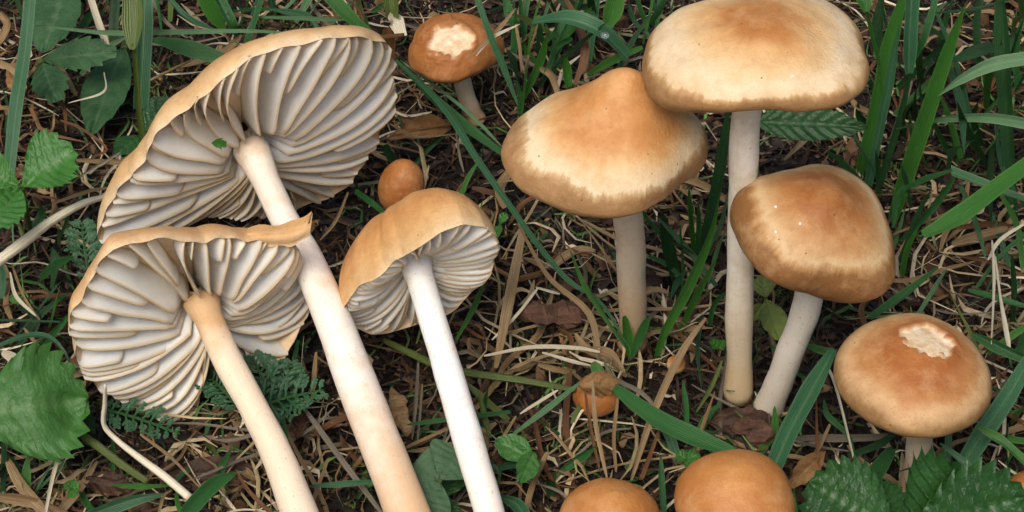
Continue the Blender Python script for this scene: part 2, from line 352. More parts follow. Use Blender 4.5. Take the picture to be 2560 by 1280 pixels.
def standing_mushroom(p, mat, stem_px, stem_r, smat, label, patch=None, lump=.025, seed=0., group=None, base_z=-.1):
    nt, nph = 72, 112
    P, pc, (a, b, n) = cap_surface(p, nt, nph); N = vnormals(P); N[0] = n
    L = np.array([[nz(q / p['R'], 1.3, seed) + .35 * nz(q / p['R'], 4.1, seed + 5) for q in row] for row in P]); L[0] = L[0].mean()
    P = P + N * (L * lump * p['R'])[..., None]
    mask = np.zeros((nt, nph))
    if patch:
        px, py, rad = patch; d = P - CAM; zz = d @ FW
        u = 1280 + (d @ RT) / zz / TH * 1280; v = 640 - (d @ UP) / zz / TH * 1280
        dd = np.hypot(u - px, v - py) + np.where((N * d).sum(-1) < 0, 0, 1e4)
        q0 = P.reshape(-1, 3)[dd.argmin()]
        D = np.linalg.norm(P - q0, axis=-1) + np.array([[.13 * nz(q, 4.5, 9) + .07 * nz(q, 11, 3) for q in row] for row in P])
        mask = np.clip((rad - D) / .035, 0, 1); ridge = np.exp(-((D - rad - .03) / .05) ** 2)
        P = P - N * (mask * .05)[..., None] + N * (ridge * .02)[..., None]
    base = atz(*stem_px[0], base_z); top = np.asarray(p['c']) + n * p['H'] * .3
    t = thing('mushroom', base, label, 'mushroom', group)
    V = P.reshape(-1, 3); F = [tuple(reversed(f)) for f in grid_faces(nt, nph, True)][nph:]
    cap = put('cap', V, F + [tuple(nph + j for j in range(nph))], mat, t, dict(pc=pc.reshape(-1, 3), patch=mask.ravel()))
    # pleated gill side, closing the cap from below
    rim = P[-1]; ctr = np.asarray(p['c']) + n * p['H'] * .12; U = []; upc = []
    for k, s in enumerate((1., .9, .7, .45, .14)):
        for j in range(nph):
            q = ctr + (rim[j] - ctr) * s + n * (p['H'] * .30 * (1 - s) + (.05 * p['R'] if j % 2 else 0) * (1 if 0 < k < 4 else 0))
            U.append(q); upc.append((s, .5, .5))
    put('gills', U, grid_faces(5, nph, True), MAT['gill'], cap, dict(pc=upc), smooth=False)
    pts = [base]; k = len(stem_px)
    for i, q in enumerate(stem_px[1:]): pts.append(aty(q[0], q[1], base[1] + (top[1] - base[1]) * (i + 1) / k))
    pts.append(top); n_ = 36
    S, W = smooth_path(pts[::-1], n_, np.linspace(stem_r[0], stem_r[1], len(pts)))
    W = W * (1 + .06 * np.array([nz((i * .25, seed, 2)) for i in range(n_)])); W[-5:] *= np.linspace(1, 1.22, 5); W[:6] *= np.linspace(1.3, 1, 6)
    V, F, spc = tube(S, W, 18)
    V = V + np.array([[.05 * nz(q, .6, seed) + .008 * nz(q, 3, seed), .04 * nz(q, .6, seed + 4), 0] for q in V])
    put('stem', V, F, smat, t, dict(pc=spc))
    return t, P, N
CAPS = {"G": {"c": [3.1466, -2.35, 6.0811], "tx": 0.0052, "ty": 0.0976, "R": 1.4103, "H": 0.5883, "umb": 0.1467, "uw": 0.468, "amax": 120.0, "hc": 0.7735, "F": [0.0854, 0.0389, 0.0869, 0.0974, -0.0694, 0.016, -0.0412, -0.0401], "W": [0.0259, -0.102, -0.0684, -0.0981, 0.0719, -0.0142]}, "F": {"c": [1.3946, -2.42, 4.4709], "tx": 0.0902, "ty": 0.0796, "R": 1.2648, "H": 0.7634, "umb": 0.8613, "uw": 0.4657, "amax": 112.0, "hc": 0.4321, "F": [-0.0923, 0.0171, 0.069, 0.0529, -0.0246, 0.0358, 0.0127, 0.0373], "W": [0.0402, 0.0012, 0.0094, -0.022, -0.0441, 0.0003]}, "H": {"c": [3.998, -3.0659, 3.6053], "tx": 0.2415, "ty": -0.1167, "R": 1.1029, "H": 0.7101, "umb": 0.2968, "uw": 0.4562, "amax": 118.0, "hc": 0.7031, "F": [0.1173, 0.0506, 0.0619, 0.0309, -0.0399, -0.0271, -0.0431, -0.0744], "W": [-0.0193, 0.015, 0.0525, 0.0384, 0.055, 0.0016]}, "I": {"c": [5.4513, -4.5576, 2.2808], "tx": 0.0326, "ty": 0.0431, "R": 1.0917, "H": 0.559, "umb": 0.118, "uw": 0.3685, "amax": 125.0, "hc": 0.7201, "F": [-0.0063, 0.0774, -0.0364, 0.0056, -0.0255, -0.0058, 0.0084, -0.0147], "W": [-0.0261, -0.0615, -0.0479, -0.0333, 0.0036, -0.0006]}, "J": {"c": [1.2971, -6.3324, 1.495], "tx": 0.0399, "ty": 0.1378, "R": 0.6567, "H": 0.4601, "umb": 0.0917, "uw": 0.4039, "amax": 125.0, "hc": 0.6753, "F": [-0.0073, 0.06, 0.0262, 0.0162, -0.0075, 0.023, 0.0057, 0.0038], "W": [0.0203, -0.0383, -0.0468, 0.0002, 0.0011, -0.0105]}, "K": {"c": [2.9251, -6.3993, 1.9543], "tx": 0.0076, "ty": 0.0263, "R": 0.7964, "H": 0.6069, "umb": 0.106, "uw": 0.4005, "amax": 125.0, "hc": 0.7209, "F": [0.0022, -0.0277, 0.0111, 0.0101, -0.0224, 0.0039, -0.019, -0.0228], "W": [0.0035, -0.0173, -0.0073, -0.006, 0.0205, -0.002]}, "D": {"c": [-0.907, 3.1811, 1.4652], "tx": -0.0328, "ty": 0.0488, "R": 0.7427, "H": 0.5163, "umb": 0.0516, "uw": 0.4028, "amax": 125.0, "hc": 0.6345, "F": [-0.0676, 0.0505, -0.0043, 0.0258, 0.0338, 0.0016, 0.0308, 0.0161], "W": [0.0159, -0.0288, -0.0045, -0.0253, 0.012, 0.0109]}}

# ------------------------------------------------------------------ fallen mushrooms that show their gills
def fallen_mushroom(label, att, za, n, rec, rim_px, H, gd, nfull, mats, stem_pts, stem_w, seed, skip=None, nph=200, gill_bulge=.05, rimnoise=.012, rimd=.075, lean_k=.8):
    n = unit(n); A = atz(*att, za); O = A + n * rec; a, b, _ = frame(n)
    phs, rhs, ws = [], [], []
    for q in rim_px:
        w_ = q[2] if len(q) > 2 else 0.
        X = atplane(q[0], q[1], O + n * w_, n) - O
        phs.append(math.atan2(X @ b, X @ a)); rhs.append(math.hypot(X @ b, X @ a)); ws.append(w_)
    o = np.argsort(phs); phs, rhs, ws = np.array(phs)[o], np.array(rhs)[o], np.array(ws)[o]
    def rho(f): return np.interp(f, phs, rhs, period=2 * np.pi) * (1 + rimnoise * np.sin(13 * f + seed) + rimnoise * .8 * np.sin(29 * f + 2 * seed))
    def wav(f): return np.interp(f, phs, ws, period=2 * np.pi) + .035 * np.sin(7 * f + seed)
    R0 = np.median(rhs)
    def xyz(f, r, ax): return O + a * (np.cos(f) * r)[..., None] + b * (np.sin(f) * r)[..., None] + n * ax[..., None]
    base = np.asarray(stem_pts[-1]); t = thing('mushroom', (base[0], base[1], base[2]), label, 'mushroom', 'fallen mushrooms')
    f = np.linspace(0, 2 * np.pi, nph, endpoint=False)[None, :]; na = 44
    al = np.linspace(0, np.pi / 2, na)[:, None]
    rs = np.interp(f, phs, rhs, period=2 * np.pi); rr = (rs + (rho(f) - rs) * np.exp(-al * 7)) * (np.cos(al) ** .85 + .035 * np.sin(2 * al)) ; ax = wav(f) * np.cos(al) - (rimd - .005) - H * np.sin(al) ** 1.1
    P = xyz(f + 0 * al, rr, ax)
    L = np.array([[nz(q, .9, seed) + .4 * nz(q, 2.8, seed + 3) for q in row] for row in P]); P = P - n * (L * .07 * np.sin(np.minimum(al * 2, 1.57)))[..., None]
    pc = np.stack([np.cos(f) + 0 * al, np.sin(f) + 0 * al, 1 - al / (np.pi / 2) + 0 * f], -1)
    cap = put('cap', P.reshape(-1, 3), grid_faces(na, nph, True), mats[0], t, dict(pc=pc.reshape(-1, 3), patch=np.zeros(na * nph)))
    def free(s, ff): return wav(ff) * s - rec * np.clip(1 - s, 0, 1) ** 1.3 + gill_bulge * np.sin(np.pi * np.clip(s, 0, 1)) - .03 * s ** 8
    def depth(s): return gd * np.clip(1 - s ** 4, 0, 1) ** .8 + rimd
    s = np.linspace(1, .06, 16)[:, None]
    U = xyz(f + 0 * s, rho(f) * s * .995, np.maximum(free(s, f) - depth(s), wav(f) * s - (rimd - .005) - H * np.sqrt(np.clip(1 - s ** 2, 0, 1)) * .86) - .002)
    put('gill_bed', U.reshape(-1, 3), [q[::-1] for q in grid_faces(16, nph, True)], MAT['under'], cap)
    # each gill is a thin plate of its own, some long, some short
    cp = unit(CAM - O); cp = unit(cp - n * np.dot(cp, n))
    rg = random.Random(int(seed * 100)); k = 0; tot = nfull * 2
    for i in range(tot):
        f0 = 2 * math.pi * (i + rg.uniform(-.22, .22)) / tot
        full = i % 2 == 0
        s0 = .085 + rg.uniform(0, .02) if full else rg.choice([.34, .48, .6, .68, .76]) + rg.uniform(-.05, .05)
        if skip and skip(f0): continue
        ns, nd = 15, 5; ss = s0 + (1.002 - s0) * np.linspace(0, 1, ns) ** .9
        am, fr, p0 = rg.uniform(.01, .035), rg.uniform(.7, 1.4), 2.5 * f0 + rg.uniform(-.7, .7); et = float(np.dot(-a * math.sin(f0) + b * math.cos(f0), cp)); lean = -lean_k * et + rg.uniform(-.14, .14); bend = .13 * math.sin(2 * f0 + seed) + rg.uniform(-.05, .05)
        th = rg.uniform(.011, .017) * R0 / 1.8; cut = rg.uniform(.8, 1.08)
        V = []; pcs = []
        for q, s_ in enumerate(ss):
            fc = f0 + bend * (s_ - .5) ** 2 * 4 + am * math.sin(fr * 6.28 * s_ + p0) * s_
            r_ = float(rho(fc)) * s_; w0 = float(free(np.array(s_), np.array(fc))); dp = float(depth(np.array(s_)))
            root = max(w0 - dp, float(wav(fc)) * s_ - (rimd - .005) - H * math.sqrt(max(0, 1 - s_ * s_)) * .86) - .04
            u = (s_ - s0) / (1.002 - s0); rnd_ = (min(1, u / (.1 if full else .3))) ; rnd_ = math.sqrt(max(0, 1 - (1 - rnd_) ** 2)) if not full else .55 + .45 * rnd_
            edge = root + (w0 - root) * rnd_ * (cut if not full else 1)
            for side in (1, -1):
                for d in (range(nd) if side == 1 else range(nd - 1, -1, -1)):
                    dv = d / (nd - 1); axv = root + (edge - root) * dv
                    tang = side * th * (1 - .55 * dv) + (lean * dv + am * 2.2 * math.sin(fr * 8 * s_ + p0 + 1) * dv * dv) * (edge - root) * 1.0
                    p_ = O + (a * math.cos(fc) + b * math.sin(fc)) * r_ + (-a * math.sin(fc) + b * math.cos(fc)) * tang + n * axv
                    V.append(p_); pcs.append((s_, dv, rg.random()))
        put('gill', V, grid_faces(ns, nd * 2, True) + [tuple(range(nd * 2))[::-1]], MAT['gill'], cap, dict(pc=pcs)); k += 1
    pts = [A - n * .12] + [np.asarray(q) for q in stem_pts]; nn = 60
    S, W = smooth_path(pts, nn, [stem_w[0]] + list(stem_w))
    W = W * (1 + .05 * np.array([nz((i * .08, seed, 2)) for i in range(nn)])); W[:5] *= np.linspace(1.35, 1, 5)
    V, F, spc = tube(S, W, 22)
    V = V + np.array([[.04 * nz(q, .5, seed) + .008 * nz(q, 2.6, seed), .04 * nz(q, .5, seed + 4), .01 * nz(q, 2.2, seed + 8)] for q in V])
    put('stem', V, F, mats[1], t, dict(pc=spc))
    return t, O, n

nA = (.39, -.885, -.235); nB = (.375, -.927, .02); nC = (.25, -.93, -.275)
RIM_A = [(254, 604), (285, 513), (331, 450), (371, 395), (421, 323), (480, 278), (521, 237), (566, 200), (616, 173), (671, 146), (739, 123), (807, 108), (875, 98), (934, 101), (965, 119), (983, 151), (990, 196), (990, 241), (979, 287), (961, 332), (938, 382), (911, 423), (875, 463), (829, 504), (775, 527), (700, 545), (640, 550), (560, 550), (510, 556), (450, 572), (380, 597), (300, 622)]
RIM_B = [(282, 634), (352, 618), (422, 603), (466, 607), (519, 614), (567, 607), (624, 612), (685, 612), (728, 620, -.05), (752, 660, -.45), (768, 720, -.6), (772, 804, -.45), (746, 852, -.3), (724, 892, -.2), (698, 914, -.1), (624, 926), (568, 862), (548, 846), (530, 850), (521, 862), (497, 1040), (466, 1054), (422, 1058), (370, 1040), (335, 1032), (296, 1001), (247, 979), (226, 953), (201, 918), (188, 861), (180, 804), (186, 774), (217, 730), (247, 686)]
RIM_C = [(856, 775), (885, 740), (920, 710), (967, 680), (1010, 648), (1050, 615), (1100, 585), (1160, 570), (1210, 575), (1240, 592), (1250, 620), (1240, 655), (1220, 695), (1190, 730), (1150, 765), (1110, 790), (1060, 815), (1000, 832), (940, 835), (890, 825), (862, 800)]
tA, OA, _ = fallen_mushroom('big fallen mushroom with wide pale gills whose stem runs under a torn cap edge', (632, 385), 2.15, nA, .04, RIM_A, .93, .44, 29, (MAT['capA'], MAT['stemA']),
    [atz(702, 540, 1.92), atz(765, 650, 1.78), atz(822, 780, 1.6), atz(880, 930, 1.4), atz(950, 1105, 1.15), atz(1010, 1270, .92), atz(1060, 1400, .75)], [.21, .235, .26, .285, .30, .31, .31], 1.3)
def skipB(f): return False
RB_O = atz(510, 770, 1.8) + unit(nB) * .28; aB, bB, _ = frame(unit(nB))
def angB(px, py):
    X = atplane(px, py, RB_O, unit(nB)) - RB_O; return math.atan2(X @ bB, X @ aB) % (2 * math.pi)
lo, hi = sorted((angB(509, 950), angB(596, 890)))
tB, OB, _ = fallen_mushroom('fallen mushroom with grey-white gills, a missing wedge and a torn cap edge', (510, 770), 1.8, nB, .28, RIM_B, .95, .44, 28, (MAT['capB'], MAT['stemB']),
    [atz(560, 880, 1.62), atz(630, 1010, 1.4), atz(690, 1130, 1.2), atz(745, 1270, 1.0), atz(790, 1400, .85)], [.2, .205, .22, .25, .26], 2.4, skip=lambda f: lo + .02 < f % (2 * math.pi) < hi - .02, nph=260)
tC, OC, _ = fallen_mushroom('fallen mushroom with an amber streaked cap and straight white stem', (1030, 650), 2.1, nC, .42, RIM_C, 1.2, .36, 36, (MAT['capC'], MAT['stemC']),
    [atz(1072, 780, 1.85), atz(1110, 900, 1.65), atz(1150, 1030, 1.42), atz(1185, 1150, 1.22), atz(1220, 1270, 1.0), atz(1250, 1390, .8)], [.2, .2, .205, .21, .205, .2], 3.7, rimd=.03, lean_k=.5, rimnoise=.005)
# torn flap of the second cap, curling up over the first one's stem
fl_top = [(600, 578), (650, 570), (700, 566), (742, 556), (782, 533)]; fl_bot = [(600, 606), (650, 613), (695, 616), (738, 612), (774, 588)]
V = []; pcs = []
for k in range(7):
    for j, (p_, q_) in enumerate(zip(smooth_path([(*x, 0) for x in fl_top], 17), smooth_path([(*x, 0) for x in fl_bot], 17))):
        u = k / 6; x = p_ * (1 - u) + q_ * u; wv = .02 + .13 * math.sin(math.pi * u) - .22 * (1 - u) + .12 * (j / 16) ** 3 - .3 * (1 - j / 16) ** 3
        V.append(atplane(x[0], x[1] + 3 * math.sin(j * 1.3) * (u > .9) + 3 * math.sin(j * .9 + 1) * (u < .1), OB + unit(nB) * wv, unit(nB))); pcs.append((math.cos(j * .1), math.sin(j * .1), .75 + .25 * u))
V = np.array(V); V2 = V - unit(nB) * .05; m_ = len(V)
Fl = grid_faces(7, 17) + grid_faces(7, 17, off=m_, flip=True)
ring = [k * 17 + j for k, j in [(0, j) for j in range(17)] + [(k, 16) for k in range(1, 7)] + [(6, j) for j in range(15, -1, -1)] + [(k, 0) for k in range(5, 0, -1)]]
Fl += [(ring[i], ring[(i + 1) % len(ring)], ring[(i + 1) % len(ring)] + m_, ring[i] + m_) for i in range(len(ring))]
fl = put('torn_flap', np.vstack([V, V2]), Fl, MAT['capB'], tB, dict(pc=pcs * 2, patch=np.zeros(2 * m_)))
fl['label'] = 'torn tan edge curling over a stem'

# the standing ones
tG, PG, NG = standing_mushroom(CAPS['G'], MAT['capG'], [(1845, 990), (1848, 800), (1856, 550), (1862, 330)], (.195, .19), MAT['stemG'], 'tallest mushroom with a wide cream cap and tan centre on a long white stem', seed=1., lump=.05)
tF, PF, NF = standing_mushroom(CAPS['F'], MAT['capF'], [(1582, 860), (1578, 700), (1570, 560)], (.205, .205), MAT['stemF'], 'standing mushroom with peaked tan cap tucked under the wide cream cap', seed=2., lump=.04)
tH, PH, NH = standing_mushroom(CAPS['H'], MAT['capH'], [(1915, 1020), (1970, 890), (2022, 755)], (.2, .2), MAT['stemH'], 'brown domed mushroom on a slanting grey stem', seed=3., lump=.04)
tI, PI_, NI = standing_mushroom(CAPS['I'], MAT['capI'], [(2285, 1230), (2300, 1120)], (.17, .2), MAT['stemF'], 'round tan mushroom with a pale torn patch on top above toothed leaves', patch=(2318, 842, .36), seed=4.)
tJ, _, _ = standing_mushroom(CAPS['J'], MAT['capO'], [(1520, 1480)], (.16, .17), MAT['stemF'], 'small smooth orange-brown cap below the tangle of tan straws', seed=5.)
tK, _, _ = standing_mushroom(CAPS['K'], MAT['capO'], [(1840, 1490)], (.18, .18), MAT['stemF'], 'egg-shaped orange-brown cap touching the end of a broad green blade', seed=6.)
tD, _, _ = standing_mushroom(CAPS['D'], MAT['capD'], [(1192, 300), (1160, 225)], (.15, .14), MAT['stemF'], 'small russet mushroom with a cracked white patch on its cap', patch=(1128, 100, .34), seed=7., lump=.07)
def button(px, py, z, R, H, tilt, mat, label, am=150, seed=0., stem=True):
    c = atz(px, py, z); p = dict(c=c.tolist(), tx=tilt[0], ty=tilt[1], R=R, H=H, umb=.05, uw=.4, amax=am, hc=.85, F=[0] * 8, W=[0] * 6)
    b_ = c + np.array([tilt[0], tilt[1], 0]) * -.6; q = atz(px, py, z)
    d = np.array([b_[0], b_[1], -.1]) - CAM; zz = d @ FW
    return standing_mushroom(p, mat, [(1280 + d @ RT / zz / TH * 1280, 640 - d @ UP / zz / TH * 1280)], (R * .3, R * .3), MAT['stemF'], label, seed=seed, lump=.03)[0]
button(1003, 472, .66, .365, .52, (.22, .12), MAT['capD'], 'tiny egg-shaped brown mushroom button behind the amber streaked cap', seed=8.)
button(1490, 990, .28, .34, .30, (0, -.1), MAT['capD'], 'small reddish mushroom button half hidden by tan straws', seed=9.)
button(1690, 912, .30, .14, .15, (.1, -.1), MAT['capI'], 'pea-sized tan mushroom button in the litter between two stems', seed=10.)
button(2575, 1235, .9, .33, .32, (0, 0), MAT['capD'], 'reddish-brown cap beside the toothed leaves under the round tan mushroom', seed=11.)
def bead(px, py, P, N, r, mat, parent, name):
    d = P - CAM; zz = d @ FW; dd = np.hypot(1280 + (d @ RT) / zz / TH * 1280 - px, 640 - (d @ UP) / zz / TH * 1280 - py) + np.where((N * d).sum(-1) < 0, 0, 1e4)
    i = dd.argmin(); q = P.reshape(-1, 3)[i]; V = []
    for k in range(5):
        for j in range(8): V.append(q + r * np.array([math.sin(k / 4 * 3.1416) * math.cos(j * .785), math.sin(k / 4 * 3.1416) * math.sin(j * .785), math.cos(k / 4 * 3.1416)]))
    put(name, V, grid_faces(5, 8, True, flip=True), mat, parent)
for px, py in ((1938, 582), (2000, 557), (1936, 515)): bead(px, py, PH, NH, .022, MAT['speck'], tH, 'water_sparkle')  # sparkles of water on the cap, painted as white beads
bead(1985, 188, PG, NG, .022, MAT['speck'], tG, 'water_sparkle')  # one more water glint made as a white bead

# ------------------------------------------------------------------ grass blades and straws, each where it grows or lies
VIEWUP = np.array([0, -.55, .84])
NSIDE = 0
def path3(pts, mode):
    if mode[0] == 'z':
        k = len(pts); return [atz(x, y, mode[1] + (mode[2] - mode[1]) * i / (k - 1) + (mode[3] * math.sin(math.pi * i / (k - 1)) if len(mode) > 3 else 0)) for i, (x, y) in enumerate(pts)]
    bx, by = pts[-1]; b = atz(bx, by, -.12); lean = mode[1]
    return [aty(x, y, b[1] + lean * (by - y) / 160) for x, y in pts[:-1]] + [b]
LANDMARKS = [('the russet mushroom', 1140, 150), ('the big gilled cap', 620, 330), ('the notched gilled cap', 430, 800), ('the amber streaked cap', 1050, 680), ('the peaked tan cap', 1480, 380), ('the wide cream cap', 1890, 150), ('the brown domed cap', 2040, 590),
    ('the round tan mushroom', 2280, 950), ('the egg-shaped orange cap', 1840, 1220), ('the small smooth orange-brown cap', 1520, 1250), ('the long white stem', 1850, 850), ('the buff stem of the peaked cap', 1580, 750), ('the straight white stem', 1160, 1050), ('the thick cream stem', 900, 1000),
    ('the tan-tinged stem', 640, 1130), ('the big soft toothed leaf', 90, 1020), ('the bright three-part leaf', 110, 420), ('the dull toothed leaflets', 190, 160), ('the glossy dark toothed leaf', 2300, 1250), ('the tall bright tapering blade', 2320, 280), ('the wide dark upright blade', 2510, 300), ('the reddish half-hidden button', 1490, 985), ('the slanting grey stem', 1970, 900), ('the tiny egg-shaped button', 1003, 465), ('the blunt rounded bright blade', 2450, 560)]
def near(px, py): return min(LANDMARKS, key=lambda l: (l[1] - px) ** 2 + (l[2] - py) ** 2)[0]
TONE = {'g_bright': 'bright green', 'g_mid': 'green', 'g_blue': 'bluish green', 'g_dark': 'dark green', 'g_olive': 'olive', 'g_pale': 'pale green', 'tan': 'tan', 'pale': 'bleached', 'brown': 'brown', 'grey': 'grey'}
def autolabel(px, py, w_, mat, green, L):
    size = ('broad' if w_ > 22 else 'thin') if green else ('wide' if w_ > 15 else 'thin'); ln = 'short' if L < 110 else 'long'; k = near(px, py)
    return (f"{ln} {size} {TONE[mat]} {'grass blade' if green else 'straw'} near {k}", 'grass blade' if green else 'straw', f"{ln} {size} {TONE[mat]} {'grass' if green else 'straws'} near {k}")
def blade(pts, wpx, mat, mode, label=None, ends=(1., .5), fold=None, name=None, nref=None, twist=0.):
    P = np.array(path3(pts, mode)); n = max(8, 5 * len(pts))
    k = len(pts); W0 = np.array(wpx if isinstance(wpx, (list, tuple)) else [wpx] * k, float) / 160
    S, W = smooth_path(P, n, W0); u = np.linspace(0, 1, n)
    W = W * np.minimum(1, ends[0] + (1 - ends[0]) * np.sqrt(u / .35)) * np.minimum(1, ends[1] + (1 - ends[1]) * np.sqrt((1 - u) / .35)) * (1 + .05 * np.sin(u * 9 + pts[0][0]))
    green = mat.startswith('g_')
    nr = VIEWUP + .45 * RNG.normal(size=3) if nref is None else np.array(nref, float)
    V, F, pc = ribbon(S, np.maximum(W, .006), nr, RNG.uniform(.12, .32) if fold is None else fold, 5, twist + RNG.normal() * .25, RNG.random())
    o = put(name or ('grass_strand' if green else 'dry_straw'), V, F, MAT[mat], None, dict(pc=pc))
    mid = np.mean(np.array(pts, float), 0)
    g_ = autolabel(mid[0], mid[1], W0.max() * 160, mat, green, math.hypot(pts[0][0] - pts[-1][0], pts[0][1] - pts[-1][1]))
    if label: tag(o, label, g_[1])
    else: tag(o, *g_)
    return o
def twig(pts, wpx, mat, zs, label, name='dry_stick', ns=8):
    P = [atz(x, y, z) for (x, y), z in zip(pts, zs)]
    S, W = smooth_path(P, 7 * len(pts), np.array(wpx) / 320.); W = W * (1 + .1 * np.array([nz((i * .6, wpx[0], 1)) for i in range(len(W))]))
    V, F, pc = tube(S, W, ns, .75); pc = np.stack([.5 + .5 * pc[:, 0], pc[:, 2], pc[:, 1]], 1)
    return tag(put(name, V, F, MAT[mat], None, dict(pc=pc)), label, 'stick' if name == 'dry_stick' else 'straw')
U = lambda l=.25: ('u', l)
Z = lambda a, b=None, c=0.: ('z', a, a if b is None else b, c)
T0 = (.05, 1); T1 = (1, .05); TT = (.05, .05); BL = (.75, .9)
# upper corner with the dark leaves
blade([(78, -30), (62, 130), (40, 270), (22, 440)], 36, 'g_blue', Z(2.6, .6), 'long matte bluish blade crossing beside the dark toothed leaves', BL)
blade([(222, -20), (245, 55), (268, 118)], 20, 'pale', Z(1.9, 1.2), 'short dry straw end painted pale as lit above the dark toothed leaves', BL)  # lit end of a dry blade, the light put into its pale colour
blade([(364, -30), (358, 140), (350, 272)], 42, 'g_blue', Z(2.3, .9), 'wide bluish blade with a blunt pale end behind an olive sheath', BL, fold=.3)
blade([(330, -30), (334, 50), (332, 124)], [50, 54, 48], 'g_olive', Z(2.9, 2.3), 'broad olive-green sheath tapering into a thin stalk', (1, .3), fold=.3)
blade([(334, 110), (344, 230), (356, 360)], 14, 'g_olive', Z(2.35, .4), 'thin olive stalk below the broad sheath', BL, fold=.5)
blade([(84, 62), (200, 76), (300, 83), (450, 80), (640, 78), (770, 88)], [8, 12, 14, 13, 12, 10], 'g_pale', Z(2.0, 1.2), 'long thin pale blade running level behind the big gilled cap', TT, twist=.5)
blade([(410, -20), (470, 45), (545, 78)], [12, 20, 16], 'g_blue', Z(1.0, .4), None, T1)
blade([(380, 98), (480, 124), (600, 162)], [34, 44, 34], 'g_mid', Z(1.1, .7), 'wide mid-green blade ending behind the top of the big gilled cap', (.2, .8))
blade([(500, -30), (530, 25), (560, 75)], 48, 'g_bright', Z(1.2, .4), None, (1, .2))
blade([(540, -20), (580, 60), (590, 95)], 30, 'g_mid', Z(1.0, .3), None, (1, .3))
blade([(600, 150), (625, 80), (660, -20)], 16, 'g_mid', Z(.4, 1.2), None, BL)
blade([(290, -10), (285, 60), (286, 110)], 28, 'g_dark', Z(.8, .3), None, BL)
# behind the big gilled cap
blade([(815, -20), (880, 48), (958, 105)], [44, 38, 26], 'g_bright', Z(1.6, .9), 'bright green blade slanting down to the upper edge of the big gilled cap', (1, .4))
blade([(630, 42), (760, 46), (880, 50)], 11, 'g_pale', Z(.9, .6), None, TT)
blade([(930, 30), (960, 10), (1000, -15)], 14, 'g_mid', Z(.5, .9), None, BL)
blade([(978, -30), (980, 10), (981, 44)], 38, 'g_olive', Z(1.4, 1.0), 'cut olive-green grass stalk with papery husk', BL, fold=.5)
blade([(972, 38), (990, 55), (1005, 92)], [30, 44, 30], 'pale', Z(1.05, .8), 'torn papery husk hanging from the cut stalk', BL, fold=.1, name='papery_husk')
blade([(966, 70), (972, 110), (980, 150)], [30, 36, 16], 'brown', Z(.9, .3), 'rusty brown sheath below the papery husk', BL, name='brown_sheath')
twig([(850, -10), (890, 15), (906, 45), (912, 68), (940, 92), (1010, 88)], [8, 8, 9, 9, 14, 12], 'brown', [.9, 1.1, 1.1, 1.0, .9, .8], 'hooked brown straw curving round to the papery husk', 'dry_straw')
blade([(985, 145), (1050, 205), (1120, 280), (1185, 385), (1265, 500), (1340, 605), (1420, 700), (1500, 755), (1575, 872)], [10, 24, 24, 17, 15, 15, 15, 14, 12], 'g_blue', Z(1.0, .5, .35), 'very long bluish blade running from the russet mushroom to the tan stem base', TT)
blade([(990, 150), (1090, 250), (1170, 320), (1258, 385)], [16, 24, 28, 22], 'g_mid', Z(.85, .5), 'green blade splitting from the very long bluish blade', (.4, .6))
blade([(1000, 150), (1120, 240), (1190, 300), (1256, 368)], 10, 'g_pale', Z(1.05, .7), None, TT)
blade([(1185, -30), (1225, 85), (1262, 175), (1295, 265)], 17, 'g_blue', Z(2.9, 1.2), 'slim bluish blade passing in front of the russet mushroom cap', T1)
blade([(888, 478), (920, 500), (965, 535)], [16, 15, 12], 'g_mid', Z(.7, .3), 'short green stub beside the tiny egg-shaped button', BL)
blade([(962, 362), (972, 385), (985, 405)], 22, 'g_dark', Z(.6, .3), None, BL)
blade([(1290, 20), (1240, 80), (1165, 150)], [10, 12, 6], 'tan', Z(2.4, 2.0), 'frayed tan straw lying against the russet mushroom cap', TT)
blade([(1300, 60), (1230, 95), (1190, 140)], [8, 9, 5], 'pale', Z(2.3, 2.0), None, TT)
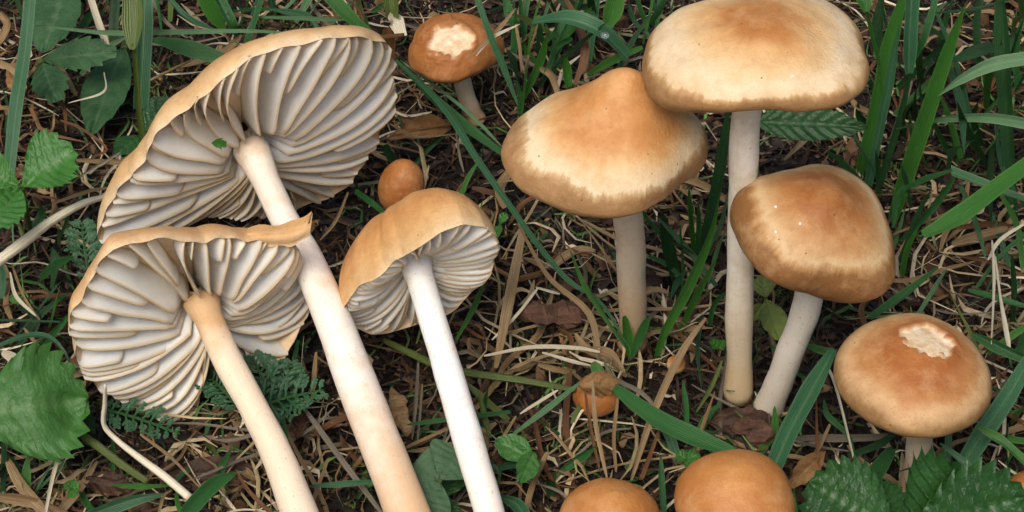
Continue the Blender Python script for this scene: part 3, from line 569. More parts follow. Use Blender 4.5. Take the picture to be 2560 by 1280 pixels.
# grass behind the peaked tan cap
for pts, w_, m_, md, lb in (
    ([(1298, -30), (1303, 60), (1312, 140)], 22, 'g_mid', U(.5), None), ([(1358, -30), (1325, 90), (1302, 290)], 15, 'g_bright', U(.4), None),
    ([(1330, 55), (1420, 45), (1505, 78), (1572, 145)], [36, 42, 46, 40], 'g_blue', Z(1.5, 1.2, .6), 'broad arching bluish blade with a water drop'),
    ([(1548, -30), (1535, 20), (1518, 66)], [46, 52, 40], 'g_bright', Z(1.0, .4), None), ([(1348, 50), (1350, 100), (1352, 160)], 20, 'g_dark', U(.3), None),
    ([(1412, 145), (1418, 180), (1422, 218)], 24, 'g_bright', Z(1.1, .5), 'short cut bright stub behind the peaked tan cap'), ([(1468, 188), (1530, 152), (1606, 118)], [20, 22, 16], 'g_bright', Z(.5, 1.2), 'bright blade reaching from the peaked tan cap to the wide cream cap'),
    ([(1585, -30), (1600, 20), (1622, 80)], 14, 'g_mid', U(.4), None), ([(1622, -30), (1634, 10), (1642, 48)], 12, 'g_blue', U(.4), None),
    ([(1398, -30), (1440, 50), (1462, 130), (1438, 212)], [18, 22, 24, 16], 'brown', Z(1.8, .8), 'dark brown withered blade bending behind the peaked tan cap'),
    ([(1496, -30), (1482, 60), (1466, 170)], 24, 'g_blue', U(.5), None), ([(1430, -20), (1415, 60), (1424, 150)], 16, 'g_mid', U(.4), None),
    ([(1290, 200), (1300, 240), (1300, 290)], 14, 'g_mid', U(.3), None), ([(1380, -30), (1420, 10), (1490, 20)], 22, 'g_dark', Z(.9, .6), None),
    ([(1370, 180), (1390, 120), (1430, 95)], 16, 'g_mid', Z(.4, .9), None), ([(1260, -20), (1275, 40), (1300, 70)], 26, 'g_mid', Z(.9, .5), None),
    ([(1680, -30), (1650, 20), (1625, 60)], 18, 'g_dark', Z(1.4, .7), None), ([(1570, 10), (1590, 60), (1640, 100)], 16, 'g_dark', Z(.6, .4), None)):
    blade(pts, w_, m_, md, lb, T0 if md[0] == 'u' else (.3, .6))
# between the stems of the tall and the peaked one
for pts, w_, m_, md, lb in (
    ([(1822, 270), (1805, 400), (1778, 540), (1752, 650)], [30, 34, 34, 26], 'g_dark', U(.3), 'dark green blade rising behind the long white stem'),
    ([(1800, 480), (1775, 590), (1720, 720), (1662, 830), (1640, 900)], [10, 22, 26, 22, 14], 'g_bright', U(.25), 'bright bent blade leaning between the two stems'),
    ([(1655, 530), (1672, 620), (1700, 735)], [28, 32, 22], 'g_dark', U(.25), None), ([(1722, 470), (1728, 560), (1738, 660)], 15, 'g_bright', U(.2), None),
    ([(1745, 500), (1745, 580), (1740, 670)], 16, 'g_mid', U(.2), None), ([(1820, 480), (1800, 560), (1770, 640)], [12, 18, 20], 'g_pale', U(.2), None),
    ([(1795, 640), (1740, 745), (1690, 850)], [10, 18, 14], 'g_bright', U(.2), None), ([(1620, 640), (1665, 660), (1700, 690)], 12, 'g_mid', Z(.4, .3), None),
    ([(1425, 625), (1460, 710), (1510, 790), (1568, 872)], [8, 15, 16, 13], 'g_bright', Z(1.3, .2), 'bright narrow blade crossing the very long bluish blade at its end'),
    ([(1560, 790), (1568, 840), (1574, 895)], [20, 26, 12], 'g_bright', Z(.9, .2), 'small green sprout with two lobes at the tan stem foot'), ([(1622, 795), (1600, 840), (1578, 895)], [22, 24, 12], 'g_mid', Z(1.0, .2), None),
    ([(1482, 905), (1500, 935), (1535, 975)], [24, 30, 14], 'g_bright', Z(.8, .6), 'curled bright scrap of blade over the reddish button'),
    ([(1535, 968), (1640, 1045), (1740, 1095), (1835, 1130)], [38, 44, 42, 34], 'g_mid', Z(.75, .9), 'broad cut green blade pointing at the egg-shaped orange cap'),
    ([(1448, 958), (1370, 1020), (1280, 1088)], [12, 14, 10], 'g_pale', Z(.8, .5), None), ([(1652, 1140), (1654, 1210), (1660, 1290)], [12, 18, 18], 'g_mid', Z(.6, .3), None),
    ([(1720, 1160), (1735, 1210), (1745, 1280)], [16, 20, 10], 'g_bright', Z(.5, .2), None), ([(1805, 900), (1780, 960), (1740, 1030)], [10, 14, 12], 'g_olive', Z(.6, .3), None),
    ([(1900, 820), (1960, 900), (2030, 960)], [12, 16, 14], 'g_mid', Z(.5, .3), None), ([(1460, 1000), (1440, 1030), (1430, 1060)], 12, 'g_olive', Z(.4, .2), None)):
    blade(pts, w_, m_, md, lb, T0 if md[0] == 'u' else (.4, .6))
# the tall grass beside the wide cream cap
for pts, w_, m_, md, lb in (
    ([(2140, -40), (2160, 0), (2166, 30)], [36, 42, 26], 'g_bright', Z(4.2, 3.9), 'leaf sheath narrowing to a thin stalk by the wide cream cap'), ([(2165, 20), (2180, 90), (2198, 160), (2205, 240)], 11, 'g_bright', Z(3.9, 2.0), None),
    ([(2268, -40), (2225, 110), (2192, 270), (2148, 440)], [34, 42, 40, 26], 'g_bright', U(.2), 'broad upright green blade just beside the wide cream cap'),
    ([(2248, 60), (2222, 210), (2170, 465)], [10, 26, 22], 'g_blue', U(.2), 'bluish blade growing close along the broad upright one'),
    ([(2282, -40), (2276, 80), (2272, 185)], [36, 38, 34], 'g_blue', Z(4.0, 2.6), 'blunt bluish blade end above a thin dark stalk'), ([(2277, 180), (2246, 310), (2196, 470)], 17, 'g_dark', U(.25), None),
    ([(2350, -40), (2315, 80), (2286, 150)], [14, 20, 12], 'g_mid', Z(3.4, 2.4), None), ([(2312, -40), (2385, 150), (2420, 280), (2436, 360)], [22, 24, 24, 18], 'g_blue', U(.35), None),
    ([(2414, 10), (2372, 120), (2310, 305), (2262, 450), (2228, 560)], [14, 38, 44, 40, 26], 'g_bright', U(.15), 'tall bright green blade leaning and tapering to a point'),
    ([(2500, -40), (2510, 190), (2532, 550)], [44, 40, 28], 'g_dark', U(.4), 'wide dark upright blade behind the arching pale blades'), ([(2590, -20), (2440, 22), (2300, 36)], [16, 14, 6], 'g_dark', Z(3.5, 2.5), None),
    ([(2600, 142), (2480, 162), (2400, 200), (2345, 240)], [34, 32, 24, 8], 'g_pale', Z(3.2, 2.4), 'pale blade with a tan lower edge curving down to the tall bright blade'),
    ([(2600, 315), (2470, 294), (2340, 300), (2240, 322)], [30, 26, 20, 10], 'g_pale', Z(2.4, 1.2, .2), 'pale blade arching level above the dry litter'),
    ([(2375, 155), (2430, 132), (2495, 112)], [12, 34, 30], 'g_dark', Z(1.8, 1.9), None), ([(2560, 170), (2460, 290), (2385, 415)], [10, 13, 11], 'g_mid', U(.4), None),
    ([(2580, 230), (2490, 350), (2400, 460)], 15, 'g_bright', U(.4), None), ([(2590, 395), (2480, 478), (2390, 545), (2308, 588)], [34, 44, 46, 36], 'g_bright', Z(2.6, 2.3), 'bright green blade with a blunt rounded end above the dry litter'),
    ([(2378, 428), (2460, 460), (2590, 510)], [42, 44, 44], 'g_pale', Z(1.9, 1.5), 'pale folded blade passing behind the blunt bright one'), ([(2380, 426), (2300, 455), (2248, 490), (2232, 570)], [16, 26, 22, 12], 'g_mid', Z(1.9, .5), None),
    ([(2068, 378), (2115, 415), (2170, 480), (2235, 600)], [6, 14, 14, 12], 'g_mid', Z(3.0, .6), 'thin blade curving round behind the brown domed cap'),
    ([(2400, 420), (2340, 510), (2245, 610)], [10, 20, 14], 'g_mid', U(.3), None), ([(2330, 470), (2290, 550), (2250, 660)], [10, 22, 18], 'g_dark', U(.3), None),
    ([(2300, 560), (2270, 620), (2255, 690)], [8, 16, 14], 'g_bright', U(.2), None), ([(2390, -20), (2360, 60), (2345, 160)], [10, 18, 14], 'g_dark', U(.4), None),
    ([(2450, -20), (2440, 80), (2450, 200)], [14, 20, 14], 'g_dark', U(.5), None), ([(2210, -30), (2195, 60), (2200, 140)], [20, 30, 20], 'g_dark', U(.5), None),
    ([(2560, 40), (2540, 120), (2545, 240)], [14, 20, 14], 'g_mid', U(.4), None), ([(2400, 240), (2440, 300), (2460, 330)], [8, 16, 12], 'g_dark', U(.3), None)):
    blade(pts, w_, m_, md, lb, T0 if (md[0] == 'u') else (.6, .5) if lb is None else ((1, .6) if 'tan lower' not in lb else (1, .2)))
# round the round tan mushroom
for pts, w_, m_, md, lb in (
    ([(2345, 668), (2260, 735), (2175, 795)], [10, 22, 20], 'g_mid', Z(.9, .6), None), ([(2085, 872), (2030, 970), (1970, 1085), (1930, 1180)], [36, 44, 46, 44], 'g_blue', Z(1.3, 1.2), 'wide bluish blade lying between the slanting grey stem and the round mushroom'),
    ([(2420, 725), (2490, 745), (2590, 775)], [18, 22, 18], 'g_mid', Z(.9, .7), None), ([(2590, 800), (2530, 840), (2470, 885)], [14, 18, 10], 'g_bright', Z(.9, .5), None),
    ([(2430, 835), (2500, 870), (2590, 910)], [22, 30, 24], 'g_mid', Z(.8, .6), None), ([(2590, 870), (2520, 990), (2450, 1095), (2385, 1200)], [38, 44, 44, 40], 'g_blue', Z(1.5, 1.0), 'wide bluish blade slanting behind the round tan mushroom'),
    ([(2445, 1068), (2500, 1100), (2560, 1150), (2600, 1180)], [20, 28, 24, 22], 'g_bright', Z(1.6, 1.4), 'bright rounded blade tip lying over the wide bluish blade'), ([(2350, 1108), (2410, 1155), (2470, 1205)], [10, 18, 12], 'g_blue', Z(1.5, 1.3), 'small bluish blade laid across the wide one'),
    ([(2480, 968), (2530, 985), (2590, 1005)], 13, 'g_blue', Z(1.0, .9), None), ([(2232, 1120), (2180, 1195), (2100, 1300)], [34, 40, 40], 'g_mid', Z(.9, 1.5), 'green blade pushing through the toothed leaves'),
    ([(2010, 862), (2050, 875), (2090, 885)], [10, 20, 20], 'g_bright', Z(.6, .6), None), ([(2060, 1000), (2070, 1040), (2120, 1090), (2140, 1165)], [8, 14, 12, 6], 'g_mid', Z(.6, .3), None),
    ([(2250, 1070), (2200, 1110), (2120, 1140)], [10, 20, 12], 'g_dark', Z(.4, .3), None), ([(2520, 1060), (2515, 1120), (2525, 1200)], 14, 'g_dark', Z(.8, .4), None),
    ([(2500, 1090), (2540, 1100), (2590, 1105)], 16, 'g_bright', Z(.6, .5), None), ([(2530, 640), (2535, 740), (2528, 830)], 14, 'g_dark', U(.3), None),
    ([(2590, 560), (2500, 640), (2440, 720)], 10, 'g_mid', Z(1.0, .4), None), ([(2020, 960), (1990, 1010), (1975, 1060)], 14, 'g_mid', Z(.6, .3), None)):
    blade(pts, w_, m_, md, lb, (.4, .7))
# by the fallen ones
for pts, w_, m_, md, lb in (
    ([(-20, 870), (60, 840), (120, 842), (160, 880), (182, 935)], [14, 13, 13, 13, 12], 'g_blue', Z(.7, .8, .4), 'ring-shaped thin bluish blade above the big toothed leaf'), ([(178, 782), (120, 850), (55, 915)], 17, 'g_mid', Z(.8, .7), None),
    ([(150, 715), (138, 770), (122, 830)], [8, 16, 14], 'g_bright', U(.2), None), ([(-20, 800), (70, 803), (160, 806)], 13, 'g_dark', Z(.6, .5), None),
    ([(590, 1182), (530, 1215), (460, 1290)], [14, 36, 40], 'g_mid', Z(.8, .8), 'wide green blade end near the foot of the tan-tinged stem'), ([(410, 1235), (320, 1255), (210, 1295)], [12, 32, 34], 'g_blue', Z(.7, .6), None),
    ([(280, 1212), (350, 1216), (420, 1214)], [10, 13, 8], 'g_bright', Z(.7, .6), None), ([(770, 1216), (860, 1210), (940, 1204)], [10, 14, 12], 'g_blue', Z(.6, .6), None),
    ([(1018, 1062), (1080, 1054), (1160, 1044), (1276, 1030)], [8, 12, 14, 12], 'g_mid', Z(.5, .5), None), ([(1210, 705), (1185, 770), (1140, 850)], [12, 15, 9], 'g_bright', Z(.7, .3), None),
    ([(455, 1290), (445, 1260), (440, 1235)], 16, 'g_bright', Z(.5, .5), None), ([(30, 900), (10, 930), (-10, 960)], 12, 'g_bright', Z(.6, .6), None),
    ([(1195, 975), (1210, 1040), (1225, 1095)], [12, 16, 12], 'g_olive', Z(.5, .3), None), ([(70, 1140), (65, 1190), (70, 1260)], [10, 22, 16], 'g_bright', Z(.6, .3), None),
    ([(130, 620), (140, 660), (130, 720)], [14, 34, 14], 'g_dark', Z(.6, .4), None), ([(1245, 1240), (1290, 1260), (1320, 1300)], [14, 30, 30], 'g_blue', Z(.6, .7), None),
    ([(1220, 1160), (1250, 1180), (1240, 1240)], [10, 16, 10], 'g_blue', Z(.5, .4), None), ([(1040, 860), (1060, 800), (1075, 790)], 8, 'g_olive', Z(.4, .4), None),
    ([(700, 1000), (735, 900), (745, 850)], 10, 'g_dark', Z(.3, .9), None), ([(205, 1010), (225, 1050), (235, 1085)], [10, 22, 10], 'g_dark', Z(.6, .4), None)):
    blade(pts, w_, m_, md, lb, (.4, .7))
twig([(165, 1060), (240, 1112), (310, 1165), (370, 1205)], [16, 22, 20, 16], 'g_olive', [.8, .75, .6, .5], 'green-olive leaf stalk running under the big toothed leaf', 'leaf_stalk')['category'] = 'stalk'
twig([(960, 850), (1020, 880), (1090, 912), (1170, 932), (1300, 950), (1440, 975)], [16, 20, 22, 22, 20, 14], 'g_olive', [.3, .4, .45, .5, .5, .45], 'long green-olive stalk passing beneath the straight white stem', 'grass_stalk')['category'] = 'stalk'
twig([(-30, 672), (60, 605), (130, 552), (215, 506), (300, 485)], [30, 32, 26, 22, 10], 'stick', [.9, .85, .8, .7, .5], 'thick pale dry stalk lying towards the big gilled cap')
twig([(263, 962), (262, 1010), (260, 1062), (292, 1100), (345, 1142), (410, 1190), (475, 1245)], [9, 14, 15, 16, 20, 24, 24], 'stick', [2.0, 1.6, 1.2, 1.0, .9, .8, .7], 'bent pale twig propped against the notched gilled cap')
# larger traced straws
for k, (pts, w_, m_, z_) in enumerate((
    ([(1310, 560), (1275, 740), (1240, 920)], 26, 'tan', .7), ([(1295, 560), (1370, 690), (1470, 780), (1498, 880)], [8, 12, 16, 20], 'tan', .8), ([(1300, 690), (1340, 680), (1380, 668)], 12, 'tan', .8),
    ([(1345, 720), (1290, 790), (1230, 850)], 8, 'pale', .6), ([(1340, 718), (1400, 735)], 7, 'pale', .6), ([(1210, 890), (1330, 868), (1440, 870), (1500, 880)], 10, 'pale', .8), ([(1355, 882), (1430, 905), (1480, 915)], [16, 18, 12], 'pale', .7),
    ([(1345, 910), (1400, 925), (1440, 928)], 18, 'tan', .6), ([(1450, 875), (1520, 880), (1560, 930)], [14, 20, 16], 'tan', .6), ([(1482, 950), (1490, 1060), (1518, 1195)], [8, 12, 11], 'tan', .9), ([(1462, 975), (1478, 1080), (1500, 1180)], 9, 'brown', .7),
    ([(1545, 990), (1535, 1090), (1540, 1180)], 9, 'tan', .6), ([(1765, 795), (1700, 890), (1630, 1040), (1578, 1200)], [14, 18, 18, 14], 'tan', .9), ([(1650, 1070), (1610, 1180), (1600, 1200)], 10, 'brown', .5),
    ([(1370, 1130), (1335, 1210), (1310, 1300)], 20, 'tan', .6), ([(1395, 975), (1300, 1035)], 8, 'pale', .8), ([(1290, 1040), (1230, 1140)], 8, 'tan', .6), ([(1000, 1125), (1120, 1070), (1160, 1050)], 9, 'tan', .6),
    ([(2480, 600), (2484, 700), (2478, 860)], [12, 14, 10], 'pale', 1.1), ([(2488, 640), (2500, 740), (2522, 870)], [10, 10, 26], 'pale', 1.0), ([(2560, 560), (2500, 600), (2470, 650)], 9, 'pale', 1.2),
    ([(2400, 640), (2480, 655), (2590, 700)], 12, 'brown', .8), ([(2380, 610), (2440, 590), (2520, 570)], 22, 'tan', .7), ([(2390, 570), (2470, 560), (2530, 565)], 16, 'brown', .6), ([(2060, 900), (2090, 970), (2140, 1170)], 7, 'pale', .6),
    ([(150, 1125), (130, 1200), (110, 1300)], 9, 'pale', .9), ([(350, 1085), (430, 1145), (510, 1230)], 10, 'tan', .8), ([(20, 1150), (60, 1220), (130, 1300)], 30, 'tan', .5), ([(-20, 1240), (80, 1255), (180, 1290)], 26, 'tan', .45),
    ([(395, 1290), (410, 1240), (430, 1225)], 8, 'tan', .6), ([(760, 1020), (840, 1130), (960, 1290)], [12, 14, 14], 'grey', .5), ([(820, 1150), (790, 1230), (770, 1290)], 9, 'tan', .5), ([(25, 680), (40, 740), (90, 790)], [6, 10, 8], 'pale', .7),
    ([(30, 660), (60, 740), (100, 800)], 10, 'tan', .6), ([(60, 820), (100, 870), (150, 920)], 9, 'tan', .5), ([(5, 880), (40, 900), (70, 930)], 24, 'pale', .4), ([(0, 30), (20, 60), (0, 110)], 30, 'tan', .7), ([(60, 0), (62, 80), (60, 140)], 16, 'tan', .6),
    ([(-10, 150), (40, 180), (60, 230)], 22, 'tan', .6), ([(130, 145), (160, 190), (190, 240)], 22, 'tan', .4), ([(70, 240), (130, 245), (160, 270), (165, 330)], [10, 14, 12, 10], 'brown', .7), ([(260, 180), (258, 230), (170, 258)], 6, 'pale', 1.0),
    ([(370, 205), (420, 180), (480, 150)], 26, 'tan', .5), ([(480, 40), (560, 30), (640, 45)], 9, 'tan', .6), ([(190, 400), (280, 405), (330, 408)], 14, 'tan', .6), ([(200, 440), (260, 405), (300, 380)], 9, 'pale', .7), ([(130, 510), (220, 480), (270, 470)], 12, 'tan', .5),
    ([(150, 300), (200, 320), (265, 370), (230, 395)], 8, 'brown', .7), ([(985, 270), (1040, 310), (1140, 310)], [10, 30, 10], 'brown', .6), ([(980, 275), (1020, 290), (1080, 280)], 7, 'pale', .7), ([(975, 310), (1040, 342), (1140, 335)], [8, 9, 6], 'tan', .7),
    ([(1085, 495), (1135, 495), (1165, 520)], 7, 'pale', .9), ([(960, 530), (1040, 495), (1080, 490)], 12, 'brown', 1.0), ([(870, 480), (840, 550), (800, 600)], 9, 'tan', .4), ([(1140, 330), (1150, 390), (1160, 430)], 8, 'grey', .4),
    ([(1180, 470), (1220, 480), (1255, 490)], 18, 'brown', .4), ([(1280, 420), (1250, 470), (1262, 520)], 26, 'tan', .5), ([(1350, 170), (1380, 190), (1400, 250)], 20, 'tan', .6), ([(1310, 180), (1330, 110), (1345, 60)], 8, 'tan', 1.0),
    ([(1290, 60), (1300, 120), (1305, 180)], 10, 'tan', .9), ([(2120, 240), (2150, 270), (2200, 285)], 14, 'tan', .9), ([(2040, 290), (2010, 350), (1960, 400)], [18, 16, 10], 'tan', .6), ([(1985, 1095), (2130, 1095), (2230, 1090)], 18, 'grey', .4),
    ([(2075, 1060), (2040, 1130), (1990, 1180)], 10, 'tan', .5), ([(2040, 990), (2042, 1100), (2045, 1160)], 7, 'brown', .7), ([(790, 880), (785, 950), (780, 1000)], 12, 'tan', .4), ([(760, 840), (755, 900), (757, 940)], 5, 'pale', .5),
    ([(1140, 1000), (1110, 1100), (1100, 1150)], 6, 'grey', .35), ([(1046, 900), (1040, 1000), (1030, 1100)], 8, 'grey', .35), ([(1056, 960), (1050, 1040), (1044, 1100)], 6, 'grey', .38), ([(820, 290), (850, 300)], 8, 'tan', .5))):
    blade(pts, w_, m_, Z(z_, z_ * .7), None, (.5, .4))

# ------------------------------------------------------------------ leaves
def leaf_geo(b, t, wd, nref, teeth=7, tooth=.16, wide=.5, cup=.12, corr=.05, droop=.1, rounded=False, seed=0., kwn=.03, slant=.44):
    b, t = np.asarray(b, float), np.asarray(t, float); L = np.linalg.norm(t - b); T = (t - b) / L
    s = unit(np.cross(T, unit(nref))); n_ = np.cross(s, T); nu = teeth * 4 + 1; nv = 11; V = []; pc = []
    pk = math.log(.5) / math.log(wide)
    for i in range(nu):
        u = i / (nu - 1); base_w = math.sin(math.pi * min(1, u ** pk)) ** (.62 if rounded else .8)
        saw = (i % 4) / 4. if teeth else 0
        for j in range(nv):
            x = j / (nv - 1) * 2 - 1; ax = abs(x)
            wl = wd / 2 * base_w
            tj = tooth * wd * .5 * ((saw - .35) if not rounded else 0) * ax ** 6 * (1 if .03 < u < .97 else 0)
            fx = x * (wl + tj); al = u * L + (tj * 1.1 + .10 * wd * ax ** 2 * base_w)
            vd = (u * teeth + .3 - ax * teeth * slant * (wd / L)) % 1.0
            dist = min(min(vd, 1 - vd) * 2.2, ax * 3.2)
            hgt = cup * wd * ax ** 1.5 * base_w - droop * L * (u - .25) ** 2 + corr * wd * (min(1, dist * 1.4)) + kwn * wd * nz((u * 3, x * 2, seed), 1.)
            V.append(b + T * al + s * fx + n_ * hgt); pc.append((min(1, dist), (x + 1) / 2, u))
    return np.array(V), grid_faces(nu, nv), np.array(pc)
def stalk(parent, pts, r, mat='g_olive', name='stalk'):
    S = smooth_path(pts, 14); V, F, pc = tube(S, np.linspace(r, r * .8, 14), 7)
    return put(name, V, F, MAT[mat], parent, dict(pc=np.stack([.5 + .5 * pc[:, 0], pc[:, 2], pc[:, 1]], 1)))
def leafy_plant(name, label, cat, leaflets, stalk_pts, mat, stalk_r=.06, group=None, **kw):
    root = np.asarray(stalk_pts[-1]); t = thing(name, root, label, cat, group)
    for i, (b, tp, wpx) in enumerate(leaflets):
        V, F, pc = leaf_geo(atz(*b), atz(*tp), wpx / 160, kw.get('nref', (0, -.45, .9)) + RNG.normal(size=3) * .12, seed=i + b[0], **{k: v for k, v in kw.items() if k != 'nref'})
        put('leaflet', V, F, MAT[mat], t, dict(pc=pc))
    stalk(t, stalk_pts, stalk_r); return t
NR = np.array([0, -.4, .92])
leafy_plant('strawberry_leaf', 'bright toothed three-part leaf beside the thick pale dry stalk', 'leaf', [((52, 468, 1.5), (182, 372, 1.9), 168), ((52, 470, 1.5), (-30, 568, 1.7), 120), ((50, 466, 1.5), (-60, 420, 1.7), 110)], [atz(52, 469, 1.5), atz(62, 520, .9), atz(78, 590, -.1)], 'leaf_bright', nref=NR, teeth=8, wide=.58, corr=.03, slant=.7, kwn=.08)
leafy_plant('strawberry_leaf', 'big bright toothed leaf on a green-olive stalk near the notched gilled cap', 'leaf', [((-70, 1045, 1.5), (222, 992, 1.3), 265), ((-70, 1045, 1.5), (-110, 900, 1.6), 170)], [atz(-70, 1045, 1.5), atz(50, 1050, .9), atz(175, 1066, .75)], 'leaf_soft', nref=NR, teeth=9, wide=.52, corr=.035, cup=.08, slant=.8, kwn=.16)
leafy_plant('strawberry_leaf', 'glossy dark toothed leaf spreading below the round tan mushroom', 'leaf', [((2250, 1345, 1.6), (2020, 1205, 1.5), 190), ((2250, 1345, 1.6), (2415, 1180, 1.9), 215), ((2260, 1350, 1.6), (2570, 1240, 1.8), 215), ((2240, 1345, 1.6), (2180, 1195, 1.4), 100)], [atz(2250, 1345, 1.6), atz(2255, 1380, .8), atz(2260, 1400, -.1)], 'leaf_dark', nref=NR, teeth=9, wide=.55, corr=.085, tooth=.22)
leafy_plant('toothed_leaf', 'dull green pair of toothed leaflets beside the long matte bluish blade', 'leaf', [((105, 150, .9), (288, 128, 1.3), 88), ((104, 158, .9), (142, 252, .9), 96)], [atz(104, 152, .9), atz(100, 165, .5), atz(98, 180, -.1)], 'leaf_dull', nref=NR, teeth=6, wide=.55, tooth=.26)
leafy_plant('broad_leaf', 'large dark leaf behind the dull toothed leaflets', 'leaf', [((170, -40, 1.0), (105, 130, .7), 150)], [atz(170, -40, 1.0), atz(175, -60, .5), atz(180, -80, -.1)], 'leaf_dull', nref=NR, teeth=6, tooth=.05, wide=.45)
leafy_plant('broad_leaf', 'long dark leaf lying flat under the olive sheath', 'leaf', [((310, 120, .4), (225, 330, .4), 120)], [atz(310, 120, .4), atz(312, 110, .2), atz(315, 100, -.1)], 'leaf_dull', nref=NR, teeth=6, tooth=.04, wide=.5)
leafy_plant('broad_leaf', 'dark rounded leaf at the foot of the thin olive stalk', 'leaf', [((360, 330, .3), (430, 245, .5), 90), ((350, 340, .3), (290, 385, .4), 60)], [atz(360, 330, .3), atz(356, 335, .1), atz(352, 340, -.1)], 'leaf_dark', nref=NR, teeth=5, tooth=.08, wide=.55)
leafy_plant('toothed_leaf', 'dark ribbed leaf under the rim of the wide cream cap', 'leaf', [((1885, 305, 1.6), (2172, 316, 1.7), 92)], [atz(1885, 305, 1.6), atz(1882, 330, .9), atz(1880, 380, -.1)], 'leaf_dark', nref=NR, teeth=9, wide=.4, tooth=.1, corr=.07)
leafy_plant('clover_leaf', 'grey-green rounded clover leaf between two fallen stems', 'leaf', [((1098, 1200, .8), (1150, 1128, .9), 130), ((1098, 1200, .8), (1040, 1150, .9), 110), ((1098, 1204, .8), (1056, 1268, .8), 118)], [atz(1098, 1202, .8), atz(1095, 1215, .4), atz(1090, 1230, -.1)], 'leaf_grey', .04, nref=NR, teeth=5, tooth=.0, wide=.6, corr=.015, rounded=True, cup=.03)
leafy_plant('clover_leaf', 'dark clover leaf tucked under the rounded grey-green one', 'leaf', [((1090, 1290, .4), (1050, 1262, .45), 90), ((1100, 1250, .4), (1140, 1170, .4), 80), ((1095, 1290, .4), (1135, 1255, .4), 70)], [atz(1095, 1285, .4), atz(1096, 1290, .2), atz(1098, 1295, -.1)], 'leaf_dark', .04, nref=NR, teeth=5, tooth=.0, wide=.6, rounded=True)
leafy_plant('folded_leaf', 'crumpled soft green leaf beside the straight white stem', 'leaf', [((1330, 1150, .7), (1238, 1098, .9), 62), ((1335, 1130, .8), (1300, 1205, .9), 52), ((1330, 1130, .8), (1275, 1090, .9), 30)], [atz(1332, 1140, .7), atz(1334, 1150, .3), atz(1336, 1160, -.1)], 'leaf_soft', .04, nref=NR, teeth=4, tooth=.05, wide=.5)
leafy_plant('small_leaf', 'yellowing lobed leaf between the long white and slanting grey stems', 'leaf', [((1915, 750, .8), (1950, 850, .8), 66), ((1915, 745, .8), (1905, 690, .9), 60), ((1905, 760, .7), (1880, 800, .7), 40)], [atz(1915, 748, .8), atz(1912, 765, .4), atz(1908, 790, -.1)], 'leaf_yellow', .03, nref=NR, teeth=4, tooth=.08, wide=.5)
for lb, ls in (('tiny glossy seedling near the broad cut green blade', [((1715, 1150, .4), (1750, 1135, .5), 36), ((1715, 1150, .4), (1690, 1130, .5), 30), ((1715, 1150, .4), (1735, 1165, .5), 30)]),
               ('tiny seedling under the thick pale dry stalk', [((45, 760, .4), (30, 735, .5), 26), ((45, 760, .4), (60, 745, .5), 26)]),
               ('tiny seedling in the litter below the bent pale twig', [((180, 1222, .4), (165, 1205, .5), 30), ((180, 1222, .4), (200, 1215, .5), 30), ((180, 1222, .4), (185, 1245, .4), 26)]),
               ('small seedling beside the foot of the long white stem', [((1795, 870, .3), (1775, 850, .5), 26), ((1795, 870, .3), (1815, 855, .5), 24)]),
               ('small seedling leaves touching the rim of the amber streaked cap', [((1250, 560, .4), (1235, 600, .5), 28), ((1250, 560, .4), (1265, 530, .5), 24)])):
    leafy_plant('seedling', lb, 'seedling', ls, [atz(*ls[0][0]), atz(ls[0][0][0], ls[0][0][1] + 6, .1), atz(ls[0][0][0], ls[0][0][1] + 10, -.12)], 'leaf_bright', .02, nref=NR, teeth=3, tooth=.03, wide=.5)
# dead leaves and chips
def scrap(name, label, b, tp, wpx, mat, **kw):
    V, F, pc = leaf_geo(atz(*b), atz(*tp), wpx / 160, NR + RNG.normal(size=3) * .25, teeth=5, tooth=kw.get('tooth', .12), wide=.5, cup=kw.get('cup', .2), corr=.08, droop=kw.get('droop', .2), seed=b[0], kwn=.22)
    return tag(put(name, V, F, MAT[mat], None, dict(pc=pc)), label, 'dead leaf')
scrap('dead_leaf', 'dark brown dead leaf at the feet of the two white stems', (1760, 1055, .05), (1965, 1075, .05), 95, 'deadleaf', cup=.05, droop=.1)
scrap('dead_leaf', 'reddish dead leaf under the tan-tinged stem', (400, 1195, .1), (650, 1175, .1), 80, 'deadleaf', cup=.03, droop=.05)
scrap('dead_leaf', 'small purple-brown dead leaf below the green-olive leaf stalk', (200, 1200, .1), (330, 1220, .1), 60, 'deadleaf', cup=.08)
scrap('dead_leaf', 'curled tan dead leaf beside the long dark soil patch', (1130, 320, .3), (990, 330, .6), 60, 'deadtan', cup=.6, droop=.6)
scrap('dead_leaf', 'curled tan dead leaf draped over the reddish button', (1440, 960, .75), (1545, 965, .8), 60, 'deadtan', cup=-.5, droop=.5)
scrap('dead_leaf', 'frayed brown dead leaf beside the egg-shaped orange cap', (2060, 1130, .4), (1975, 1215, .5), 50, 'deadtan')
scrap('dead_leaf', 'rusty dead leaf scrap by the feathery leaf', (740, 1100, .3), (760, 1020, .3), 40, 'deadleaf')
scrap('dead_leaf', 'tan dead leaf scrap under the dull toothed leaflets', (60, 250, .3), (40, 150, .4), 70, 'deadtan')
